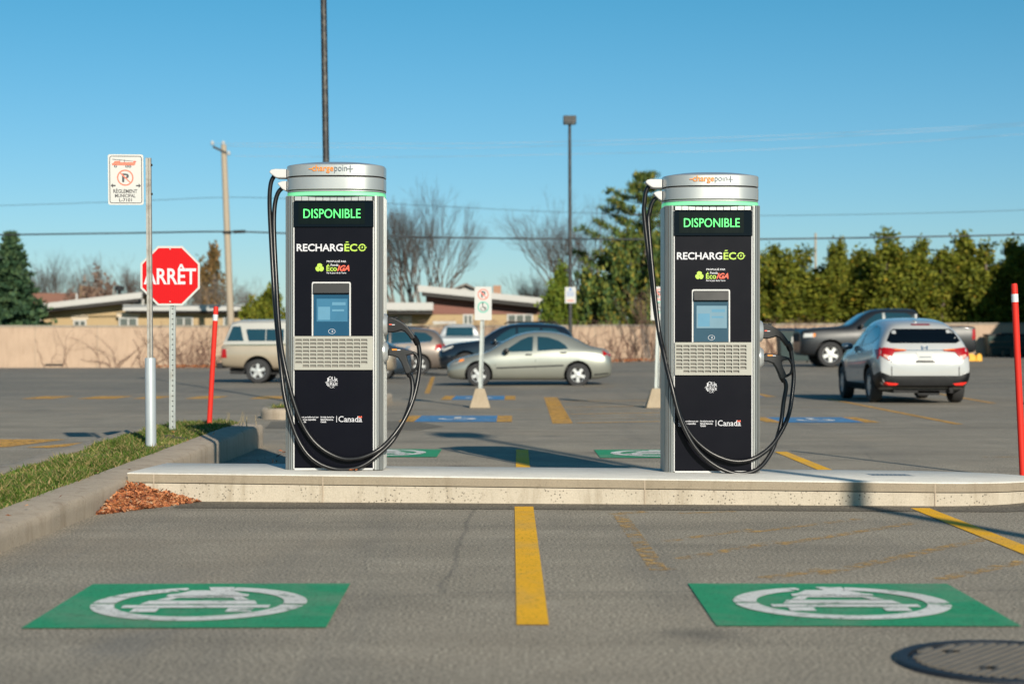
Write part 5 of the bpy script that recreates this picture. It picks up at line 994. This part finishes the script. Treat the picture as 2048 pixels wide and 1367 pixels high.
Yh4 = 118; ox = PX(935, Yh4); t = thing('house', 'small pale gable of a house peeking over the brown bungalow roof', 'house', (ox, Yh4, 0)); X = lambda px: PX(px, Yh4) - ox; Z = lambda py: PZ(py, Yh4)
MB().prism([(X(905), 0), (X(968), 0), (X(968), Z(588)), (X(932), Z(570)), (X(905), Z(580))], 0, 6).build('wall', m_fascia, t); MB().prism([(X(900), Z(583)), (X(932), Z(570)), (X(972), Z(590)), (X(972), Z(586)), (X(932), Z(566)), (X(900), Z(579))], -.4, 6.4).build('roof', m_roof, t)
# building off to the right that shades the corner, bins and rails in its shade
t = thing('store_building', 'plain brick store beyond the right edge shading the far corner', 'building', (0, 0, 0)); MB().box(27.4, 46, 48, 90, 0, 7.0).build('wall', m_brick, t); MB().box(27.4, 46.2, 47.8, 90.2, 7.002, 7.3).build('parapet', m_soff, t)
m_shadewood = M('shade_toned_wood', (.10, .075, .05), .9, 0, .3)  # posts and rails darkened in their colour to look shaded
Yc = 80.4; gc = gz(22.5, Yc); t = thing('rail_enclosure', 'low rail enclosure with wooden posts toned dark for the shade at far right', 'enclosure', (PX(2000, Yc), Yc, gc)); X = lambda px: PX(px, Yc) - PX(2000, Yc); Z = lambda py: PZ(py, Yc) - gc
for px, py in ((1982, 695), (2006, 700), (2024, 694), (2033, 690), (2060, 692), (2090, 692)): MB().box(X(px) - .05, X(px) + .05, -.05, .05, 0, Z(py)).build('post', m_shadewood, t)
for py in (683, 694): MB().box(X(1980), X(2120), .055, .10, Z(py + 1.2), Z(py - 1.2)).build('rail', m_shadewood, t)
for i, (px, w, h_) in enumerate(((1988, .9, 1.1), (2016, .9, 1.15), (2046, .9, 1.1))):
    b_ = thing('wheeled_bin', ('dark green wheeled bin nearest the beige wall patch', 'dark green wheeled bin in the middle of the shaded row', 'dark green wheeled bin at the right picture edge')[i], 'bin', (PX(px, 81.3), 81.3, gz(23, 81)), 0, 'wheeled bins in the shade')
    mb = MB(); mb.loft([[(-k_, -k_, z), (k_, -k_, z), (k_, k_, z), (-k_, k_, z)] for k_, z in ((.30, .08), (.40, h_ - .1))]); mb.build('body', M('bin_green', (.02, .05, .045), .5), b_, bevel=.03); MB().box(-.43, .43, -.43, .43, h_ - .098, h_).build('lid', m_dgrey, b_, bevel=.03)
    for sg in (-1, 1): mb = MB(); mb.lathe([(.09, 0), (.09, .05)], 14, Matrix.Translation((sg * .3, .36, .09)) @ Matrix.Rotation(R(90), 4, 'Y')); mb.build('wheel', m_tyre, b_)
m_yelblk = M('yellow_plastic', (.72, .36, .02), .5, 0, .1)
for px, w, s_ in ((1925, .14, 'left of'), (1938, .26, 'right behind'), (1957, .12, 'furthest right of')):
    o = MB().prism([(-w, 0), (w, 0), (w * .9, .22), (w * .4, .30), (-w * .4, .30), (-w * .9, .22)], -.12, .12).build('yellow_block', m_yelblk, None, bevel=.03, loc=(PX(px, 66), 66, gz(17.8, 66))); tag(o, {'left of': 'small yellow block beside the white crossover tail', 'right behind': 'wide yellow block between two narrower yellow blocks', 'furthest right of': 'narrow yellow block nearest the wheeled bins'}[s_], 'block', 'yellow blocks by the shaded corner')
Yd = 68; gd = gz(10.8, Yd); t = thing('dumpster', 'dark green dumpster in front of the dark grey pickup nose', 'dumpster', (PX(1586, Yd), Yd, gd)); t.scale = (.62, .8, .86); mb = MB(); mb.loft([[(-.9, -.6, .1), (.9, -.6, .1), (.9, .6, .1), (-.9, .6, .1)], [(-1.0, -.75, 1.45), (1.0, -.75, 1.45), (1.0, .6, 1.45), (-1.0, .6, 1.45)]]); mb.build('body', M('dumpster_green', (.015, .035, .035), .5), t, bevel=.02); MB().prism([(-.78, 1.452), (.63, 1.452), (.63, 1.62), (-.78, 1.50)], -1.02, 1.02, 'x').build('lid', m_black, t, bevel=.02); MB().box(-.25, .25, -.77, -.745, .9, 1.2).build('sticker', m_signw, t)
for x_ in (-.8, .8):
    mb = MB(); mb.lathe([(.1, 0), (.1, .06)], 14, Matrix.Translation((x_, -.4, .1)) @ Matrix.Rotation(R(90), 4, 'Y')); mb.build('wheel', m_tyre, t)

# ------------------------------------------------------------------ trees
def sprays(C, sx, sy, sz, k, size, vert=.6, seed=0, wd=.42):     # k leaf sprays round each clump centre
    g = np.random.default_rng(seed); n = len(C) * k; c = np.repeat(C, k, 0) + g.normal(0, 1, (n, 3)) * np.array([sx, sy, sz])
    s_ = size * g.uniform(.55, 1.3, n); a_ = g.normal(0, 1, (n, 3)); a_[:, 2] = np.abs(a_[:, 2]) + vert; a_ /= np.linalg.norm(a_, axis=1)[:, None]
    b_ = g.normal(0, 1, (n, 3)); b_ -= (a_ * b_).sum(1)[:, None] * a_; b_ /= np.linalg.norm(b_, axis=1)[:, None]
    a_ *= s_[:, None]; b_ *= (s_ * wd)[:, None]; V = np.stack([c - a_ * .5, c + b_, c + a_, c - b_], 1)
    return V.reshape(-1, 3), np.arange(n * 4).reshape(n, 4)
m_cedar = island_mat('cedar_foliage', [(0, (.06, .085, .010)), (.3, (.13, .155, .015)), (.78, (.24, .25, .024)), (.97, (.30, .27, .035)), (1, (.46, .29, .03))], .7, .4)
m_cedarb = island_mat('bright_cedar', [(0, (.06, .10, .010)), (.5, (.12, .17, .015)), (1, (.20, .23, .025))], .7, .25)
m_spruce = island_mat('spruce_needles', [(0, (.014, .04, .02)), (.5, (.035, .08, .036)), (1, (.085, .14, .055))], .7, .1)
m_pine = island_mat('pine_needles', [(0, (.025, .06, .022)), (.45, (.075, .125, .026)), (.85, (.17, .19, .03)), (1, (.30, .22, .03))], .7, .15)
m_brownleaf = island_mat('brown_conifer', [(0, (.06, .05, .02)), (.5, (.16, .10, .035)), (1, (.28, .16, .06))], .8, .15)
m_tan = island_mat('russet_twigs', [(0, (.10, .06, .045)), (.6, (.19, .12, .09)), (1, (.26, .17, .12))], .9, .1)
m_trunk = M('brown_bark', (.13, .10, .075), .9, 0, .3, 6, bump=.4, bs=25)
def trunk(t, h, r, mat=m_trunk): mb = MB(); mb.lathe([(r, -.3), (r * .75, h * .5), (r * .12, h)], 8); return mb.build('trunk', mat, t, 60)
def cedar(h, r, seed, mat, k=26, nc=150, size=.26, p=.75, subs=4):
    g = np.random.default_rng(seed); C_ = []
    for j in range(subs):                        # several leaders grown together give the uneven outline
        a0 = 6.283 * j / subs + g.uniform(-.5, .5); off = 0 if j == 0 else r * g.uniform(.35, .75); hj = h * (1 if j == 0 else g.uniform(.66, .95)); rj = r * (.62 if j == 0 else g.uniform(.42, .6)); nj = int(nc * (1.2 if j == 0 else .9) / subs * 1.0)
        t_ = g.uniform(.0, 1, nj) ** .85; ang = g.uniform(0, 2 * math.pi, nj)
        rad = rj * (1 - t_ ** 1.5) ** p * np.sqrt(g.uniform(.25, 1.0, nj)) * (1 + .35 * np.sin(ang * 3 + seed + j) * np.sin(t_ * 11 + seed)) + .03
        C_.append(np.c_[math.cos(a0) * off + np.cos(ang) * rad, math.sin(a0) * off + np.sin(ang) * rad, hj * t_ * .98 + .1])
    return sprays(np.concatenate(C_), .13, .13, .26, k, size, 1.3, seed)
def tree(name, label, loc, V, Q, mat, h, r, rz=0, sc=1, group=None, bark=m_trunk):
    t = thing(name, label, 'tree', loc, rz, group); t.scale = (sc,) * 3 if isinstance(sc, (int, float)) else sc; trunk(t, h, r, bark); npmesh('crown', V, Q, mat, t); return t
protos = []
for i in range(4): protos.append(cedar(7.2, (1.7, 1.95, 1.6, 2.1)[i], (11, 17, 23, 29)[i], m_cedar, 58, (250, 280, 200, 300)[i], .15, (.6, .45, .8, .55)[i], (5, 6, 4, 7)[i]))
hl = ['cedar at the left end of the tall row, just right of the charging station', 'second cedar from the charging station in the tall row', 'slender pale cedar with sky gaps right of the far pole', 'dense cedar directly above the pickup windscreen', 'tallest pointed cedar of the row above the crossover roof', 'broad cedar right of the tallest pointed one', 'yellowish cedar above the pickup bed', 'cedar with a spiky double top right of the pickup bed', 'dark cedar beside the shaded wall corner', 'darkest cedar at the right picture edge', 'cedar filling the gap low behind the pickup hood', 'cedar beyond the right edge of the row']
first = {}
for i, (px, top, wx, Yt) in enumerate(((1548, 487, 1.3, 92), (1606, 494, 1.5, 93), (1680, 474, .8, 92), (1724, 500, 1.25, 93), (1772, 461, 1.55, 92), (1838, 478, 1.3, 93), (1884, 496, 1.5, 91), (1926, 461, 1.4, 92), (1972, 482, 1.3, 91), (2030, 478, 1.5, 92), (1640, 550, 1.9, 91), (2085, 476, 1.4, 92))):
    x_ = PX(px, Yt); hh = PZ(top, Yt) - gz(x_, 82); v = (0, 1, 2, 3, 1, 3, 0, 2, 1, 3, 0, 1)[i]; sc = (wx, wx, hh / 7.55)
    if v not in first: first[v] = tree('cedar_tree', hl[i], (x_, Yt, gz(x_, 82)), *protos[v], m_cedar, 6.8, .16, i * 47 + 10, sc, 'tall cedar row behind the wall')
    else:
        c_ = copy_tree(first[v]); c_.location = (x_, Yt, gz(x_, 82)); c_.rotation_euler = (0, 0, R(i * 47)); c_.scale = sc; c_['label'] = hl[i]
V, Q = cedar(5.0, 1.25, 31, m_cedarb, 50, 190, .15, .7, 3); x_ = PX(1122, 90); tree('cedar_tree', 'bright green cone shaped cedar beside the lamp pole notice', (x_, 90, .2), V, Q, m_cedarb, 4.6, .14, 0, (1.0, 1.0, (PZ(535, 90) - .2) / 5.25))
V, Q = cedar(3.6, 1.6, 33, m_cedar, 50, 160, .15, .5); tree('cedar_tree', 'bushy yellow green cedar between the wooden pole and left charger', (PX(535, 92), 92, 0), V, Q, m_cedar, 3.2, .14, 0, (1.15, 1.15, PZ(572, 92) / 3.85))
V, Q = cedar(3.0, 1.3, 34, m_cedar, 40, 110, .15, .5); tree('cedar_tree', 'small dark cedar left of the brown bungalow behind left charger', (PX(742, 96), 96, 0), V, Q, m_cedar, 2.6, .12, 0, 1.1)
V, Q = cedar(6.5, 1.7, 35, m_brownleaf, 30, 150, .18, .8, 2); tree('conifer_tree', 'rusty brown conifer right of the stop sign', (PX(428, 118), 118, 0), V, Q, m_brownleaf, 6.2, .18, 0, (1, 1, PZ(487, 118) / 6.8), None, m_bark)
V, Q = cedar(4.6, 2.6, 37, m_tan, 26, 150, .16, .45, 5); tree('shrub', 'russet bare shrub behind the left bungalow chimney', (PX(195, 112), 112, 0), V, Q, m_tan, 4.2, .15, 0, (1, 1, PZ(535, 112) / 4.9))
def spruce(h, r, seed, droop=.25, levels=34, per=9, size=.22, gap=0.0, up=0.0, thin=1.0):
    rnd = random.Random(seed); C_ = []
    for i in range(levels):
        t_ = (i + rnd.random() * .5) / levels; z = h * (gap + (1 - gap) * t_); L = r * (1 - t_) ** .85 * rnd.uniform(.8, 1.12) + .1; a0 = rnd.random() * 6.28
        for k in range(per):
            if rnd.random() > thin: continue
            a_ = a0 + 6.283 * k / per + rnd.uniform(-.25, .25); LL = L * rnd.uniform(.7, 1.15); n_ = max(2, int(LL / .28))
            for j in range(n_):
                f = (j + 1) / n_; C_.append((math.cos(a_) * LL * f, math.sin(a_) * LL * f, z - droop * LL * f + up * LL * f * f + rnd.uniform(-.05, .05)))
    C_ = np.array(C_); V, Q = sprays(C_, .12, .12, .08, 14, size, .2, seed); return V, Q
V, Q = spruce(8.2, 3.0, 41, .34, 26, 10, .24, 0, .16); tree('spruce_tree', 'dark green spruce standing at the far left edge', (PX(22, 96), 96, 0), V, Q, m_spruce, 8.2, .22, 0, PZ(458, 96) / 8.35)
# white pine: open, uneven whorls with upswept tips
rnd = random.Random(52); C_ = []; tw = Twig(); hp = 11.2
for i in range(12):
    z = 2.6 + (hp - 2.9) * (i / 11) ** .95; L0 = 5.2 * (1 - (i / 11)) ** .75 + .5; a0 = rnd.random() * 6.28
    for k in range(5):
        a_ = a0 + k * 1.257 + rnd.uniform(-.35, .35); L = L0 * rnd.uniform(.45, 1.15); p = Vector((0, 0, z)); n_ = max(4, int(L / .35)); rise = rnd.uniform(.18, .42)
        for j in range(1, n_ + 1):
            f = j / n_; q = Vector((math.cos(a_) * L * f, math.sin(a_) * L * f, z + L * (.02 * f + rise * f * f) + rnd.uniform(-.04, .04))); tw.seg(p, q, .05 * (1.1 - f), .05 * (1.0 - f) + .008); p = q
            if f > .38:
                for m_ in range(2): C_.append((q.x + rnd.uniform(-.30, .30), q.y + rnd.uniform(-.30, .30), q.z + rnd.uniform(.0, .20)))
V, Q = sprays(np.array(C_), .15, .15, .07, 30, .24, .9, 52, .16)
x_ = PX(1288, 96); t = tree('pine_tree', 'tall open pine with upswept limbs left of the right charging station', (x_, 96, .3), V, Q, m_pine, 11.0, .24, 30, (PZ(338, 96) - .3) / 11.6); stuff(tw.build('limb', m_trunk, t))
V, Q = cedar(5.4, 2.9, 61, m_cedar, 50, 300, .16, .5, 6); tree('cedar_tree', 'broad yellow green cedar under the pine beside the right charger', (PX(1262, 91), 91, .3), V, Q, m_pine, 5, .16, 0, (1.0, 1, PZ(470, 91) / 5.7))
V, Q = cedar(4.4, 2.1, 62, m_cedar, 46, 180, .16, .5); tree('cedar_tree', 'dark green cedar behind the lamp pole left of the pine', (PX(1190, 94), 94, .3), V, Q, m_pine, 4, .16, 0, 1.0)
V, Q = cedar(4.8, 2.2, 63, m_cedar, 46, 180, .16, .5); tree('cedar_tree', 'cedar hidden mostly behind the right charging station body', (PX(1420, 92), 92, .3), V, Q, m_cedar, 4, .16, 0, 1.15)
# leafless trees
def bare(label, px, top, Y, spread, seed, stems=1, depth=6, mat=m_twig, name='bare_tree', ang=.42, r0=.16, first=.28, ratio=.76):
    rnd = random.Random(seed); tk = Twig(); cr = Twig(); h = PZ(top, Y); acc = {}
    def grow(p, d, L, r, dep):
        n = 2 if dep > 2 else 1
        for i in range(n):
            q = p + (d + Vector((rnd.uniform(-.12, .12), rnd.uniform(-.12, .12), 0))) * (L / n); (tk if dep >= depth - 1 else cr).seg(p, q, r, r * .86, 4 if dep > 3 else 3); p = q; r *= .88
        if dep == 0: return
        for k in range(3 if (dep == depth or rnd.random() < .66) else 2):
            ax = Vector((rnd.uniform(-1, 1), rnd.uniform(-1, 1), rnd.uniform(-.3, .3))); nd = d.copy(); nd.rotate(Matrix.Rotation(ang * rnd.uniform(.4, 1.35), 3, ax.normalized()).to_quaternion()); nd = (nd + Vector((0, 0, .10))).normalized()
            grow(p, nd, L * ratio * rnd.uniform(.75, 1.15), r * .68, dep - 1)
    for s_ in range(stems):
        a_ = rnd.uniform(0, 6.28); lean = spread * (rnd.uniform(.25, 1) if stems > 1 else .1); d = Vector((math.cos(a_) * lean, math.sin(a_) * lean * .6, 1)).normalized()
        grow(Vector((math.cos(a_) * .25 * (stems > 1), math.sin(a_) * .25 * (stems > 1), 0)), d, h * first, r0, depth)
    zmax = max(v.z for v in cr.V); k = h / zmax; t = thing(name, label, 'tree', (PX(px, Y), Y, 0)); t.scale = (k,) * 3
    tk.build('trunk', m_bark, t); cr.build('crown', mat, t); return t
bare('big leafless many stemmed tree fanning out right of the left charging station', 838, 352, 118, .66, 71, 10, 7, m_twig, ang=.38, r0=.22, first=.24, ratio=.78)
bare('leafless tree behind the dark lamp pole left of the pine', 1158, 368, 112, .34, 72, 5, 7, m_twig, ang=.5, r0=.22, first=.22, ratio=.78)
bare('leafless rounded tree behind the left bungalow right of the spruce', 105, 490, 130, .45, 73, 6, 7, m_twig, ang=.46, r0=.13, first=.22, ratio=.78)
bare('low leafless tree left of the stop sign behind the bungalow roof', 240, 500, 126, .75, 74, 8, 6, m_tan, ang=.3, r0=.10, first=.26)
bare('leafless pale tree right of the stop sign beside the brown conifer', 400, 520, 110, .4, 75, 5, 6, m_bark, ang=.4, r0=.09, first=.26)
bare('leafless tree between the brown conifer and the wooden pole', 470, 545, 125, .6, 76, 6, 6, m_tan, ang=.45, r0=.09, first=.25)
bare('leafless russet tree behind the brown bungalow chimney', 985, 555, 135, .6, 77, 6, 6, m_tan, ang=.5, r0=.10, first=.25)
bare('leafless shrub with arching stems by the wall left of the right charger', 1305, 560, 81.2, .9, 78, 9, 4, m_twig2, 'bare_shrub', .35, .035, .36)
bare('leafless tree between pine and cedar row behind right charger', 1380, 470, 115, .6, 79, 4, 5, m_twig, ang=.45, r0=.12, first=.26)
bare('dull reddish leafless tree beside the bright cedar over the bungalow roof', 1060, 518, 120, .35, 80, 4, 7, m_tan, 'bare_tree', .40, .14, .20, .78)
# dry weeds on the planter nose
tw = Twig(); rnd = random.Random(5)
for i in range(16):
    p = Vector((-3.15 + rnd.uniform(0, .45), 17.8 + rnd.uniform(-.3, .3), .2)); q = p + Vector((rnd.uniform(-.05, .06), rnd.uniform(-.03, .03), rnd.uniform(.08, .2))); tw.seg(p, q, .004, .0015)
tag(stuff(tw.build('dry_weeds', M('straw', (.42, .32, .16), .8))), 'thin dry weed stalks at the planter tip by the red marker', 'weeds')
